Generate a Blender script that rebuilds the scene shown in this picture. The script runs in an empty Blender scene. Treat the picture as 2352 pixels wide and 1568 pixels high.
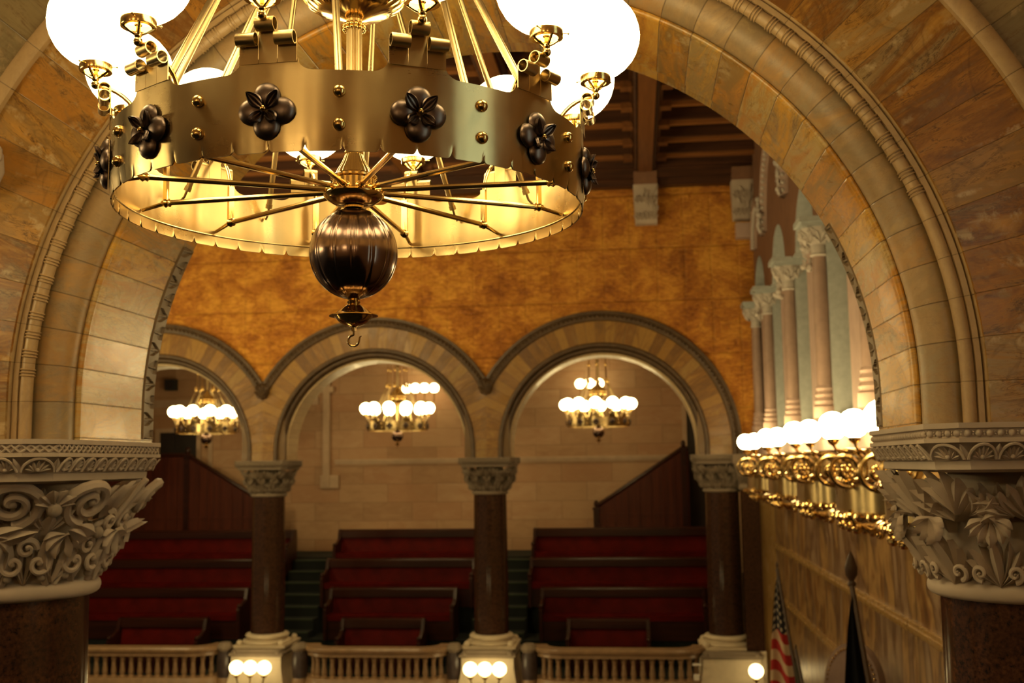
import bpy, bmesh, math, random
from math import sin, cos, pi, radians, sqrt, atan2, hypot, floor
from mathutils import Vector, Matrix
random.seed(7)
SC = bpy.context.scene
COL = SC.collection
ZE = 9.0            # height of the eye above the chamber floor; everything below is written relative to the eye

# ------------------------------------------------------------------ mesh helpers
class MB:
    def __init__(s):
        s.v = []; s.f = []; s.uv = {}; s.mi = []
    def add(s, vs, fs, uvs=None, m=0):
        o = len(s.v); s.v += [tuple(p) for p in vs]
        for i, f in enumerate(fs):
            if uvs is not None: s.uv[len(s.f)] = uvs[i]
            s.f.append(tuple(a + o for a in f)); s.mi.append(m)
        return s
    def box(s, x0, x1, y0, y1, z0, z1, m=0):
        v = [(x, y, z) for z in (z0, z1) for y in (y0, y1) for x in (x0, x1)]
        return s.add(v, [(0, 2, 3, 1), (4, 5, 7, 6), (0, 1, 5, 4), (2, 6, 7, 3), (0, 4, 6, 2), (1, 3, 7, 5)], m=m)
    def grid(s, pts, closed_u=False, closed_v=False, uv=None, m=0):
        nu = len(pts); nv = len(pts[0])
        v = [p for row in pts for p in row]; f = []; us = []
        for i in range(nu if closed_u else nu - 1):
            for j in range(nv if closed_v else nv - 1):
                i2 = (i + 1) % nu; j2 = (j + 1) % nv
                f.append((i * nv + j, i2 * nv + j, i2 * nv + j2, i * nv + j2))
                if uv: us.append((uv[i][j], uv[i + 1][j], uv[i + 1][j + 1], uv[i][j + 1]))
        return s.add(v, f, us if uv else None, m)
    def lathe(s, prof, n=24, c=(0, 0, 0), flute=0, fa=0.0, m=0, cap=True, fp=6):
        rows = []
        for r, z in prof:
            row = []
            for k in range(n):
                a = 2 * pi * k / n
                rr = r * (1 - fa * (abs(cos(a * flute / 2)) ** fp if flute else 0))
                row.append((c[0] + rr * cos(a), c[1] + rr * sin(a), c[2] + z))
            rows.append(row)
        s.grid(rows, closed_v=True, m=m)
        if cap:
            o = len(s.v) - n
            s.f.append(tuple(o + k for k in range(n))); s.mi.append(m)
            o0 = len(s.v) - n * len(prof)
            s.f.append(tuple(o0 + k for k in reversed(range(n)))); s.mi.append(m)
        return s
    def sphere(s, c, r, n=16, k=10, m=0, sz=1.0):
        return s.lathe([(max(1e-4, r * sin(pi * i / k)), -r * sz * cos(pi * i / k)) for i in range(k + 1)], n, c, m=m, cap=False)
    def tube(s, path, r, n=8, m=0, cap=True, closed=False):
        P = [Vector(p) for p in path]; N = len(P); rows = []
        rad = r if isinstance(r, (list, tuple)) else [r] * N
        up = None
        for i in range(N):
            if closed: t = (P[(i + 1) % N] - P[i - 1])
            else: t = P[min(i + 1, N - 1)] - P[max(i - 1, 0)]
            t.normalize()
            if up is None:
                up = Vector((0, 0, 1)) if abs(t.z) < .9 else Vector((1, 0, 0))
            b = t.cross(up)
            if b.length < 1e-6: b = t.cross(Vector((1, .3, 0)))
            b.normalize(); up = b.cross(t).normalized()
            rows.append([tuple(P[i] + (b * cos(2 * pi * k / n) + up * sin(2 * pi * k / n)) * rad[i]) for k in range(n)])
        s.grid(rows, closed_u=closed, closed_v=True, m=m)
        if cap and not closed:
            o = len(s.v) - n * N
            s.f.append(tuple(o + k for k in range(n))); s.f.append(tuple(o + (N - 1) * n + k for k in range(n))); s.mi += [m, m]
        return s
    def prism(s, poly, fn, m=0):      # poly: list of 2-D points; fn(u, v, t) -> xyz, t = 0 / 1
        n = len(poly)
        v = [fn(a, b, 0) for a, b in poly] + [fn(a, b, 1) for a, b in poly]
        f = [tuple(range(n)), tuple(range(2 * n - 1, n - 1, -1))] + [(i, i + n, (i + 1) % n + n, (i + 1) % n) for i in range(n)]
        return s.add(v, f, m=m)
    def tr(s, fn):
        s.v = [tuple(fn(Vector(p))) for p in s.v]; return s
    def merge(s, o, fn=None):
        vs = o.v if fn is None else [tuple(fn(Vector(p))) for p in o.v]
        base = len(s.v); s.v += vs
        for i, f in enumerate(o.f):
            if i in o.uv: s.uv[len(s.f)] = o.uv[i]
            s.f.append(tuple(a + base for a in f)); s.mi.append(o.mi[i])
        return s
    def build(s, name, mats, parent=None, loc=(0, 0, 0), smooth=35, kind=None, label=None, cat=None, group=None, fix=True):
        me = bpy.data.meshes.new(name)
        me.from_pydata(s.v, [], s.f)
        if not isinstance(mats, (list, tuple)): mats = [mats]
        for mm in mats: me.materials.append(mm)
        if s.uv:
            ul = me.uv_layers.new(name='UVMap')
            for p in me.polygons:
                if p.index in s.uv:
                    for li, q in zip(p.loop_indices, s.uv[p.index]): ul.data[li].uv = q
        for p, mi in zip(me.polygons, s.mi): p.material_index = mi
        if fix:
            bm = bmesh.new(); bm.from_mesh(me)
            bmesh.ops.remove_doubles(bm, verts=bm.verts, dist=1e-6)
            bmesh.ops.recalc_face_normals(bm, faces=bm.faces)
            bm.to_mesh(me); bm.free()
        if smooth:
            for p in me.polygons: p.use_smooth = True
            me.set_sharp_from_angle(angle=radians(smooth))
        me.update()
        o = bpy.data.objects.new(name, me); COL.objects.link(o)
        if parent: o.parent = parent
        o.location = loc
        tag(o, label, cat, group, kind)
        return o

def tag(o, label=None, cat=None, group=None, kind=None):
    if label: o['label'] = label
    if cat: o['category'] = cat
    if group: o['group'] = group
    if kind: o['kind'] = kind
    return o

def thing(name, loc, label, cat, group=None, rz=0):
    o = bpy.data.objects.new(name, None); COL.objects.link(o)
    o.empty_display_size = .1; o.location = loc; o.rotation_euler = (0, 0, rz)
    return tag(o, label, cat, group)

def dup(o, loc=None, label=None, parent=None, group=None):
    c = o.copy(); COL.objects.link(c)
    if parent: c.parent = parent
    if loc is not None: c.location = loc
    if label: c['label'] = label
    if group: c['group'] = group
    for ch in list(o.children): dup(ch, parent=c)
    return c

# ------------------------------------------------------------------ materials
class NT:
    def __init__(s, name):
        s.m = bpy.data.materials.new(name); s.m.use_nodes = True
        s.t = s.m.node_tree; s.t.nodes.clear()
        s.out = s.n('ShaderNodeOutputMaterial')
    def n(s, k, **kw):
        x = s.t.nodes.new(k)
        for a, b in kw.items(): setattr(x, a, b)
        return x
    def set(s, sock, v):
        if isinstance(v, bpy.types.NodeSocket): s.t.links.new(v, sock)
        elif isinstance(v, (tuple, list)) and len(v) == 3 and sock.type == 'RGBA': sock.default_value = (*v, 1)
        else: sock.default_value = v
    def math(s, op, a, b=None, c=None):
        x = s.n('ShaderNodeMath', operation=op); s.set(x.inputs[0], a)
        if b is not None: s.set(x.inputs[1], b)
        if c is not None: s.set(x.inputs[2], c)
        return x.outputs[0]
    def vmath(s, op, a, b=None):
        x = s.n('ShaderNodeVectorMath', operation=op); s.set(x.inputs[0], a)
        if b is not None: s.set(x.inputs[1], b)
        return x.outputs[0]
    def scale(s, v, k):
        x = s.n('ShaderNodeVectorMath', operation='SCALE'); s.set(x.inputs[0], v); s.set(x.inputs['Scale'], k); return x.outputs[0]
    def coord(s, which='Object'): return s.n('ShaderNodeTexCoord').outputs[which]
    def xyz(s, v):
        x = s.n('ShaderNodeSeparateXYZ'); s.set(x.inputs[0], v); return x.outputs
    def comb(s, a, b, c=0.0):
        x = s.n('ShaderNodeCombineXYZ'); s.set(x.inputs[0], a); s.set(x.inputs[1], b); s.set(x.inputs[2], c); return x.outputs[0]
    def noise(s, vec, sc=5.0, det=4.0, rough=.55, dist=0.0):
        x = s.n('ShaderNodeTexNoise'); s.set(x.inputs['Vector'], vec); s.set(x.inputs['Scale'], sc)
        s.set(x.inputs['Detail'], det); s.set(x.inputs['Roughness'], rough); s.set(x.inputs['Distortion'], dist); return x.outputs['Fac']
    def white(s, vec):
        x = s.n('ShaderNodeTexWhiteNoise', noise_dimensions='3D'); s.set(x.inputs['Vector'], vec); return x.outputs
    def ramp(s, fac, stops, interp='LINEAR'):
        x = s.n('ShaderNodeValToRGB'); cr = x.color_ramp; cr.interpolation = interp
        while len(cr.elements) < len(stops): cr.elements.new(.5)
        for e, (p, c) in zip(cr.elements, stops):
            e.position = p; e.color = (*c, 1) if len(c) == 3 else c
        s.set(x.inputs[0], fac); return x.outputs[0]
    def mix(s, fac, a, b, mode='MIX'):
        x = s.n('ShaderNodeMix', data_type='RGBA', blend_type=mode)
        s.set(x.inputs[0], fac); s.set(x.inputs[6], a); s.set(x.inputs[7], b); return x.outputs[2]
    def range(s, v, a, b, c=0.0, d=1.0):
        x = s.n('ShaderNodeMapRange'); 
        for i, q in enumerate((v, a, b, c, d)): s.set(x.inputs[i], q)
        return x.outputs[0]
    def bump(s, h, strength=.3, dist=.02):
        x = s.n('ShaderNodeBump'); s.set(x.inputs['Height'], h); x.inputs['Strength'].default_value = strength
        x.inputs['Distance'].default_value = dist; return x.outputs[0]
    def bsdf(s, col, rough=.5, metal=0.0, normal=None, spec=None, **kw):
        b = s.n('ShaderNodeBsdfPrincipled')
        s.set(b.inputs['Base Color'], col); s.set(b.inputs['Roughness'], rough); s.set(b.inputs['Metallic'], metal)
        if normal is not None: s.set(b.inputs['Normal'], normal)
        if spec is not None: b.inputs['Specular IOR Level'].default_value = spec
        for k, v in kw.items(): s.set(b.inputs[k], v)
        s.t.links.new(b.outputs[0], s.out.inputs[0]); return s.m

def plain(name, col, rough=.5, metal=0.0, var=.15, sc=8.0, bump=0.0, spec=None, det=5):
    t = NT(name); p = t.coord(); f = t.noise(p, sc, det)
    a = tuple(c * (1 - var) for c in col); b = tuple(min(1, c * (1 + var)) for c in col)
    c = t.ramp(f, [(.3, a), (.7, b)])
    return t.bsdf(c, rough, metal, t.bump(f, .4, bump) if bump else None, spec)

def marble(name, cols, rough=.3, jw=.018, vein=.35, veincol=(.12, .05, .015), nsc=2.2, joint=True, stretch=(1, 1, 1), jcol=.35, usev=True, cloud=.55, sv=.8, lite=1.0):
    """cut stone blocks: UV.x counts blocks along the course, UV.y counts courses"""
    t = NT(name); uv = t.xyz(t.coord('UV')); p = t.coord()
    bx = t.math('FLOOR', uv[0]); by = t.math('FLOOR', uv[1])
    w = t.white(t.comb(bx, by, .37))
    off = t.scale(w['Color'], 9.0)
    q = t.vmath('ADD', t.vmath('MULTIPLY', p, stretch), off)
    tilt = t.math('MULTIPLY', t.math('SUBTRACT', t.xyz(w['Color'])[1], .5), 1.6)
    su = t.math('ADD', uv[0], t.math('MULTIPLY', uv[1], tilt))
    qs = t.vmath('ADD', t.comb(t.math('MULTIPLY', su, 1.0), t.math('MULTIPLY', uv[1], sv), 0.0), off)
    n1 = t.noise(q, nsc, 4, .6, .9)
    n2 = t.noise(qs, 1.6, 6, .66, 1.2)
    n3 = t.noise(q, nsc * 8, 4, .65)
    k = t.math('ADD', t.math('MULTIPLY', w['Value'], .9), t.math('MULTIPLY', t.math('SUBTRACT', n2, .5), 1.5 * cloud))
    base = t.ramp(t.math('ADD', k, .03), [(i / (len(cols) - 1), c) for i, c in enumerate(cols)])
    d = t.math('MULTIPLY', t.range(n2, .54, .72), t.range(t.noise(qs, 5.0, 5, .7), .42, .62))
    c = t.mix(t.math('MULTIPLY', d, vein), base, veincol)
    lt = t.math('MULTIPLY', t.range(n2, .46, .30), t.range(n3, .42, .6))
    c = t.mix(t.math('MULTIPLY', lt, .4 * lite), c, (.60, .44, .19))
    cr = t.noise(qs, 3.2, 7, .72, 2.0)
    crk = t.math('MULTIPLY', t.range(t.math('ABSOLUTE', t.math('SUBTRACT', cr, .5)), 0.0, .028, 1, 0), t.range(n2, .44, .6))
    c = t.mix(t.math('MULTIPLY', crk, min(1.0, vein * 1.5)), c, veincol)
    br = t.math('MULTIPLY', t.range(n3, .5, .6), t.range(t.noise(qs, 2.1, 3, .5), .54, .62))
    c = t.mix(t.math('MULTIPLY', br, vein * .8 * lite), c, (.60, .46, .26))
    v = t.math('ABSOLUTE', t.math('SUBTRACT', n1, .5))
    c = t.mix(t.math('MULTIPLY', t.range(v, .0, .02, 1, 0), vein * .35), c, veincol)
    c = t.mix(t.range(n3, .3, .7, .0, .25), c, (.5, .38, .24), 'MULTIPLY')
    nrm = None
    if joint:
        fx = t.math('FRACT', uv[0]); dx = t.math('MINIMUM', fx, t.math('SUBTRACT', 1.0, fx))
        j = t.range(dx, jw * .35, jw, 1, 0)
        if usev:
            fy = t.math('FRACT', uv[1]); dy = t.math('MINIMUM', fy, t.math('SUBTRACT', 1.0, fy))
            j = t.math('MAXIMUM', j, t.range(dy, jw * .35, jw, 1, 0))
        c = t.mix(t.math('MULTIPLY', j, 1 - jcol), c, (.05, .028, .012))
        nrm = t.bump(t.math('SUBTRACT', t.math('MULTIPLY', n3, .15), j), .35, .006)
    else:
        nrm = t.bump(n3, .12, .004)
    return t.bsdf(c, t.range(n1, .3, .7, rough * .8, rough * 1.3), 0, nrm, .45)

M = {}
gold = [(.27, .15, .036), (.58, .26, .026), (.33, .225, .085), (.62, .35, .058), (.45, .19, .02), (.52, .375, .15), (.60, .31, .038), (.37, .25, .10)]
M['soffit'] = marble('siena_marble_soffit', gold, .26, .022, .55, nsc=1.8, stretch=(1, 1, 1.4))
M['face'] = marble('siena_marble_spandrel', [(.19, .08, .018), (.42, .19, .03), (.30, .175, .055), (.48, .25, .05), (.24, .10, .018), (.36, .25, .11), (.44, .22, .04)], .28, .012, .9, (.07, .032, .012), nsc=2.0, usev=False, cloud=.65)
M['roll'] = marble('buff_stone_moulding', [(.27, .19, .10), (.40, .26, .12), (.31, .22, .12), (.40, .225, .08), (.29, .22, .13), (.37, .23, .1)], .42, .02, .2, nsc=3, usev=False)
M['band'] = marble('tan_stone_label', [(.42, .29, .15), (.46, .31, .15), (.38, .26, .14)], .4, .012, .15, nsc=3, usev=False)
M['wallgrey'] = marble('grey_green_marble', [(.2, .16, .085), (.26, .2, .1), (.3, .22, .11)], .35, .012, .5, nsc=2, usev=False)
M['farvous'] = marble('ochre_voussoirs', [(.15, .066, .010), (.28, .135, .016), (.33, .175, .028), (.21, .092, .012), (.34, .205, .05)], .42, .03, .35, nsc=2.5, usev=False, lite=.25)
M['farsoff'] = marble('pale_soffit_stone', [(.46, .34, .18), (.52, .38, .2), (.43, .3, .15)], .45, .02, .1, nsc=2, usev=False)
M['fardark'] = plain('brown_stone_moulding', (.085, .05, .024), .5, var=.3, sc=12, bump=.01)

def capstone(name, col):
    t = NT(name); p = t.coord(); n = t.noise(p, 22, 6, .65); n2 = t.noise(p, 3, 3)
    c = t.ramp(n2, [(.3, tuple(k * .82 for k in col)), (.7, col)])
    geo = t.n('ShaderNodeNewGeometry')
    crease = t.range(geo.outputs['Pointiness'], .40, .5, .55, 0)  # darker in the concave creases of the carving
    c = t.mix(crease, c, (.06, .04, .022))
    return t.bsdf(c, .7, 0, t.bump(n, .25, .004), .3)
M['cap'] = capstone('carved_limestone', (.47, .38, .30))
M['capfar'] = capstone('carved_limestone_dark', (.235, .18, .125))  # darker limestone for the far capitals and cap mouldings
M['capwin'] = capstone('carved_white_limestone', (.56, .5, .44))

def granite():
    t = NT('polished_red_granite'); p = t.coord()
    a = t.noise(p, 55, 4, .7); b = t.noise(p, 6, 4); v = t.n('ShaderNodeTexVoronoi'); t.set(v.inputs['Vector'], p); v.inputs['Scale'].default_value = 90
    c = t.ramp(a, [(.35, (.012, .007, .005)), (.5, (.055, .022, .012)), (.68, (.11, .042, .02))])
    c = t.mix(t.range(b, .35, .65, 0, .6), c, (.03, .014, .009))
    return t.bsdf(c, .16, 0, None, .5)
M['granite'] = granite()
def granite2():
    t = NT('polished_brown_granite'); p = t.coord(); a = t.noise(p, 30, 4, .7)
    c = t.ramp(a, [(.35, (.022, .011, .007)), (.65, (.06, .026, .014))])
    return t.bsdf(c, .1, 0, None, .5)
M['granite2'] = granite2()

def goldleaf():
    t = NT('gold_leaf_wall'); p = t.coord(); q = t.xyz(p)
    n = t.noise(p, 1.6, 6, .68, .6); n2 = t.noise(t.vmath('MULTIPLY', p, (1, 1, 2.2)), 7, 6, .7, 1.2); n3 = t.noise(p, 60, 2)
    f = t.math('ADD', t.math('MULTIPLY', n, .55), t.math('MULTIPLY', n2, .45))
    c = t.ramp(f, [(.38, (.26, .08, .008)), (.48, (.50, .18, .016)), (.58, (.74, .34, .04))])
    gx = t.math('FRACT', t.math('ADD', t.math('DIVIDE', q[0], .46), t.math('MULTIPLY', n, .12)))
    gz = t.math('FRACT', t.math('ADD', t.math('DIVIDE', q[2], .93), t.math('MULTIPLY', n, .05)))
    def line(x, w): return t.range(t.math('MINIMUM', x, t.math('SUBTRACT', 1.0, x)), 0, w, 1, 0)
    g = t.math('MAXIMUM', t.math('MULTIPLY', line(gx, .045), .5), line(gz, .025))
    c = t.mix(t.math('MULTIPLY', g, .33), c, (.15, .05, .006))
    h = t.math('SUBTRACT', t.math('ADD', n2, t.math('MULTIPLY', n3, .15)), t.math('MULTIPLY', g, .4))
    return t.bsdf(c, t.range(n2, .3, .7, .38, .55), .3, t.bump(h, .6, .05))
M['goldwall'] = goldleaf()

def brass(name, col, rough, aniso=0.0, streak=0.0):
    t = NT(name); p = t.coord()
    n = t.noise(t.vmath('MULTIPLY', p, (1, 1, 1)), 5, 5, .6)
    c = t.ramp(n, [(.3, tuple(k * .82 for k in col)), (.7, col)])
    q = t.xyz(p); s_ = t.noise(t.comb(0.0, 0.0, q[2]), 350, 3)
    r = t.math('ADD', t.range(n, .3, .7, rough * .8, rough * 1.2), t.math('MULTIPLY', s_, streak))
    kw = {}
    wv = t.noise(t.vmath('MULTIPLY', p, (1, 1, .06)), 9, 2, .5)
    if aniso:
        tg = t.n('ShaderNodeTangent', direction_type='RADIAL', axis='Z')
        kw = {'Anisotropic': aniso, 'Anisotropic Rotation': .25, 'Tangent': tg.outputs[0]}
    return t.bsdf(c, r, 1.0, t.bump(t.math('ADD', n, t.math('MULTIPLY', wv, 6.0 if aniso else 0.0)), .1, .006 if aniso else .004), None, **kw)
M['brassband'] = brass('brushed_brass', (.53, .40, .20), .28, .8, .04)
M['brass'] = brass('polished_brass', (.66, .45, .17), .16)
M['brassdark'] = brass('aged_brass', (.42, .29, .12), .25)
M['bronze'] = brass('dark_bronze', (.155, .115, .10), .34)
M['bronze2'] = brass('brown_bronze_ball', (.19, .13, .11), .2)

def globe(name, col, st):
    t = NT(name)
    e = t.n('ShaderNodeEmission'); e.inputs[0].default_value = (*col, 1); e.inputs[1].default_value = st
    t.t.links.new(e.outputs[0], t.out.inputs[0]); return t.m
LAMP = (1.0, .75, .33)
M['globe'] = globe('lit_opal_glass', LAMP, 12.8)
M['globefar'] = globe('lit_opal_glass_gallery', LAMP, 9.5)
M['globewall'] = globe('lit_opal_glass_sconce', LAMP, 32.0)
M['globeped'] = globe('lit_opal_glass_pedestal', LAMP, 5.0)

def wood(name, c1, c2, rough=.45, axis=0, spec=.4):
    t = NT(name); p = t.coord(); s_ = [14, 14, 14]; s_[axis] = .8
    n = t.noise(t.vmath('MULTIPLY', p, tuple(s_)), 1.0, 5, .6, .4)
    return t.bsdf(t.ramp(n, [(.3, c1), (.7, c2)]), rough, 0, t.bump(n, .15, .004), spec)
M['oak'] = wood('dark_carved_oak', (.035, .012, .005), (.085, .03, .011), .45)
M['oakbeam'] = wood('oak_beam', (.11, .04, .013), (.21, .08, .025), .4, 1)
M['oaklip'] = wood('oak_lip_lit', (.16, .058, .018), (.3, .12, .035), .35, 0)  # paler than the beams: light from below painted onto the joist lips
M['pewwood'] = wood('mahogany_pew', (.016, .004, .002), (.036, .009, .004), .3, 0, .25)
M['panel'] = wood('mahogany_panelling', (.042, .008, .003), (.085, .017, .006), .45, 2, .2)
M['leather'] = plain('red_leather', (.075, .0035, .002), .55, var=.3, sc=3, spec=.06)
M['carpet'] = plain('green_carpet', (.002, .0045, .0028), .95, var=.3, sc=60, bump=.004)
M['nosing'] = plain('green_step_edge', (.022, .034, .014), .7)
M['redcarpet'] = plain('red_carpet', (.10, .02, .015), .95, var=.3, sc=30)
M['dark'] = plain('dark_doorway_wood', (.012, .006, .004), .6)
M['speaker'] = plain('black_speaker', (.012, .012, .012), .6)
M['ivory'] = plain('cream_stone', (.58, .48, .33), .6, var=.1, sc=6)
M['railstone'] = plain('tan_marble_rail', (.27, .165, .085), .35, var=.2, sc=8)
M['drum'] = plain('dark_marble_drum', (.05, .034, .03), .3, var=.35, sc=10)
M['pink'] = plain('pink_sandstone', (.46, .32, .26), .75, var=.1, sc=5)
M['winshaft'] = plain('brown_sandstone_shaft', (.32, .21, .16), .6, var=.15, sc=7)
M['wingrey'] = plain('grey_green_stone', (.40, .42, .40), .6, var=.12, sc=14)
M['winbrown'] = plain('brown_sandstone_arch', (.20, .095, .05), .7, var=.15, sc=6)
M['pane'] = plain('clouded_window_glass', (.16, .17, .13), .2, var=.2, sc=4)

def blocks(name, cols, bw, bh, ax='x', rough=.6, jdark=.5, nsc=2.0, bumpd=.004):
    t = NT(name); p = t.coord(); q = t.xyz(p)
    u = q[0] if ax == 'x' else q[1]
    row = t.math('FLOOR', t.math('DIVIDE', q[2], bh))
    uu = t.math('ADD', t.math('DIVIDE', u, bw), t.math('MULTIPLY', row, .5))
    bx = t.math('FLOOR', uu); w = t.white(t.comb(bx, row, .1))
    n = t.noise(t.vmath('ADD', t.vmath('MULTIPLY', p, (1, 1, 2.5)), t.scale(w['Color'], 6.0)), nsc, 7, .6, .8)
    c = t.ramp(t.math('ADD', t.math('MULTIPLY', w['Value'], .55), t.math('MULTIPLY', n, .45)), [(.2 + .6 * i / (len(cols) - 1), k) for i, k in enumerate(cols)])
    fx = t.math('FRACT', uu); fz = t.math('FRACT', t.math('DIVIDE', q[2], bh))
    dx = t.math('MULTIPLY', t.math('MINIMUM', fx, t.math('SUBTRACT', 1.0, fx)), bw)
    dz = t.math('MULTIPLY', t.math('MINIMUM', fz, t.math('SUBTRACT', 1.0, fz)), bh)
    j = t.range(t.math('MINIMUM', dx, dz), .004, .012, 1, 0)
    c = t.mix(t.math('MULTIPLY', j, jdark), c, (.1, .055, .03))
    return t.bsdf(c, rough, 0, t.bump(t.math('SUBTRACT', t.math('MULTIPLY', n, .2), j), .3, bumpd), .3)
M['backwall'] = blocks('pink_buff_ashlar', [(.33, .19, .10), (.43, .27, .15), (.38, .21, .11), (.46, .30, .175)], 1.15, .42, nsc=2.5, jdark=.35)
M['backtrim'] = plain('buff_stone_trim', (.44, .31, .2), .6, var=.08, sc=6)

def onyx():
    t = NT('mexican_onyx_wall'); p = t.coord(); q = t.xyz(p)
    col = t.math('FLOOR', t.math('DIVIDE', q[1], 1.9)); fz = t.math('FLOOR', t.math('DIVIDE', t.math('ADD', q[2], 1.39), .82)); w = t.white(t.comb(col, fz, .2))
    v = t.vmath('ADD', t.comb(t.math('MULTIPLY', q[1], .62), t.math('MULTIPLY', q[2], .3), 0.0), t.scale(w['Color'], 5.0))
    n = t.noise(v, 1.5, 4, .5, 2.2); n2 = t.noise(v, 4, 6, .6, 1.6)
    c = t.ramp(t.math('ADD', t.math('MULTIPLY', n, .7), t.math('MULTIPLY', n2, .3)), [(.3, (.06, .024, .009)), (.41, (.19, .09, .03)), (.47, (.34, .2, .075)), (.53, (.11, .055, .026)), (.59, (.24, .15, .085)), (.7, (.40, .29, .17))])
    fy = t.math('FRACT', t.math('DIVIDE', q[1], 1.9)); dy = t.math('MULTIPLY', t.math('MINIMUM', fy, t.math('SUBTRACT', 1.0, fy)), 1.9)
    c = t.mix(t.range(dy, .01, .03, .6, 0), c, (.06, .03, .01))
    return t.bsdf(c, .34, 0, None, .4)
M['onyx'] = onyx()
M['onyxtrim'] = marble('yellow_marble_trim', [(.27, .155, .05), (.36, .22, .075), (.22, .12, .04)], .25, .01, .3, nsc=3, joint=False, stretch=(1, 1, .4))

def usflag():
    t = NT('stars_and_stripes_cloth'); uv = t.xyz(t.coord('UV'))
    sk = t.math('ADD', uv[0], t.math('MULTIPLY', uv[1], .12)); s_ = t.math('FRACT', t.math('MULTIPLY', sk, 8.5)); st = t.math('LESS_THAN', s_, .5)
    c = t.mix(st, (.46, .33, .2), (.32, .012, .01))
    canton = t.math('LESS_THAN', uv[0], .32)
    sx = t.math('SUBTRACT', t.math('FRACT', t.math('MULTIPLY', uv[0], 22.0)), .5); sy = t.math('SUBTRACT', t.math('FRACT', t.math('MULTIPLY', uv[1], 4.0)), .5)
    star = t.math('LESS_THAN', t.math('ADD', t.math('MULTIPLY', sx, sx), t.math('MULTIPLY', sy, sy)), .06)
    cc = t.mix(star, (.008, .009, .018), (.5, .42, .3))
    return t.bsdf(t.mix(canton, c, cc), .8)
M['usflag'] = usflag()
M['navy'] = plain('dark_navy_cloth', (.003, .003, .004), .95, spec=.1)
M['greencloth'] = plain('grey_green_cloth', (.075, .07, .045), .8)
M['pole'] = plain('dark_wood_pole', (.05, .025, .013), .4)
M['chairleather'] = plain('brown_leather', (.20, .13, .10), .28, var=.2, sc=5)
M['paper'] = plain('white_card', (.75, .7, .6), .6, var=.03)

# ------------------------------------------------------------------ arch sweeps
NB = 37
DA = pi / NB
def sweep(prof, x0, z0, zb, sub=3, vs=None, a0=0.0, a1=pi, stilt=True, rref=1.6):
    """prof: list of (R, Y); vs: UV.y per profile point. Runs right springing -> crown -> left springing."""
    st = []
    n = round((a1 - a0) / DA * sub)
    if stilt in (True, 'R'): st.append(('s', zb, 1, -(z0 - zb) / (rref * DA)))
    for i in range(n + 1):
        a = a0 + (a1 - a0) * i / n; st.append(('a', a, 0, a / DA))
    if stilt is True: st.append(('s', zb, -1, NB + (z0 - zb) / (rref * DA)))
    if vs is None: vs = [.1 + .8 * i / max(1, len(prof) - 1) for i in range(len(prof))]
    pts = []; uv = []
    for k, a, sg, u in st:
        row = []; ur = []
        for (R, Y), v in zip(prof, vs):
            if k == 's': row.append((x0 + sg * R, Y, a))
            else: row.append((x0 + R * cos(a), Y, z0 + R * sin(a)))
            ur.append((u + 100.0, v))
        pts.append(row); uv.append(ur)
    b = MB(); b.grid(pts, uv=uv); return b
def arcpts(cr, cy, r, a0, a1, n):
    return [(cr + r * cos(radians(a0 + (a1 - a0) * i / n)), cy + r * sin(radians(a0 + (a1 - a0) * i / n))) for i in range(n + 1)]

XB = -2.58; S = 4.0; XA = XB - S; XC = XB + S
NX, NZ = -.58, .26          # near arch centre
SPR = .115                  # top of the abaci
# --- near arch
na = thing('stone_arch', (NX, 4.3, SPR), 'large golden marble arch framing the view, nearest the camera', 'arch')
def nrel(b): return b.tr(lambda p: p - Vector((NX, 4.3, SPR)))
nrel(sweep([(1.775, 3.885), (1.776, 3.873), (1.97, 3.882), (2.17, 3.89)], NX, NZ, SPR, vs=[.1, .2, .5, .8], rref=1.775)).build('voussoir_face', M['face'], na)
nrel(sweep([(2.17, 3.90), (2.172, 3.868), (2.185, 3.86), (2.225, 3.86), (2.238, 3.868), (2.245, 3.90)], NX, NZ, SPR, rref=1.775)).build('label_moulding', M['band'], na)
b = sweep([(1.775, 3.885), (1.768, 3.91), (1.763, 3.893), (1.744, 3.893), (1.742, 3.915)], NX, NZ, SPR, rref=1.775)
b.merge(sweep(arcpts(1.719, 3.912, .024, 20, -200, 10), NX, NZ, SPR, rref=1.775))
b.merge(sweep([(1.742, 3.92), (1.695, 3.96)], NX, NZ, SPR, rref=1.775))
for i in range(9, 2 * NB - 1):                      # triple rings cut round the bead
    if i * DA / 2 < radians(21): continue
    for k in (-1, 0, 1):
        a = DA * (i + .5) / 2 + k * .0068
        c = Vector((NX + 1.719 * cos(a), 3.912, NZ + 1.719 * sin(a))); er = Vector((cos(a), 0, sin(a))); ey = Vector((0, 1, 0))
        b.tube([c + (er * cos(q) + ey * sin(q)) * .026 for q in [radians(20 - 220 * j / 9) for j in range(10)]], .0036, 5)
nrel(b).build('bead_moulding', M['band'], na)
nrel(sweep([(1.70, 3.965)] + arcpts(1.67, 4.015, .083, -60, -200, 14) + [(1.598, 4.06)], NX, NZ, SPR, rref=1.775)).build('roll_moulding', M['roll'], na)
nrel(sweep([(1.598, 4.06), (1.588, 4.035)] + arcpts(1.583, 4.048, .015, -90, -230, 6) + [(1.571, 4.075), (1.569, 4.09), (1.5695, 4.33), (1.571, 4.576)], NX, NZ, SPR,
           vs=[.05, .1] + [.11 + .01 * i for i in range(7)] + [.19, .2, .5, .93], rref=1.6)).build('soffit', M['soffit'], na)
nrel(sweep([(1.571, 4.576), (1.575, 4.582), (1.581, 4.586), (1.5815, 4.70), (1.582, 4.712), (1.60, 4.715), (1.8, 4.72), (2.4, 4.72)], NX, NZ, SPR, vs=[.02, .03, .05, .1, .15, .2, .5, .9])).build('edge_band', M['soffit'], na)
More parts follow.
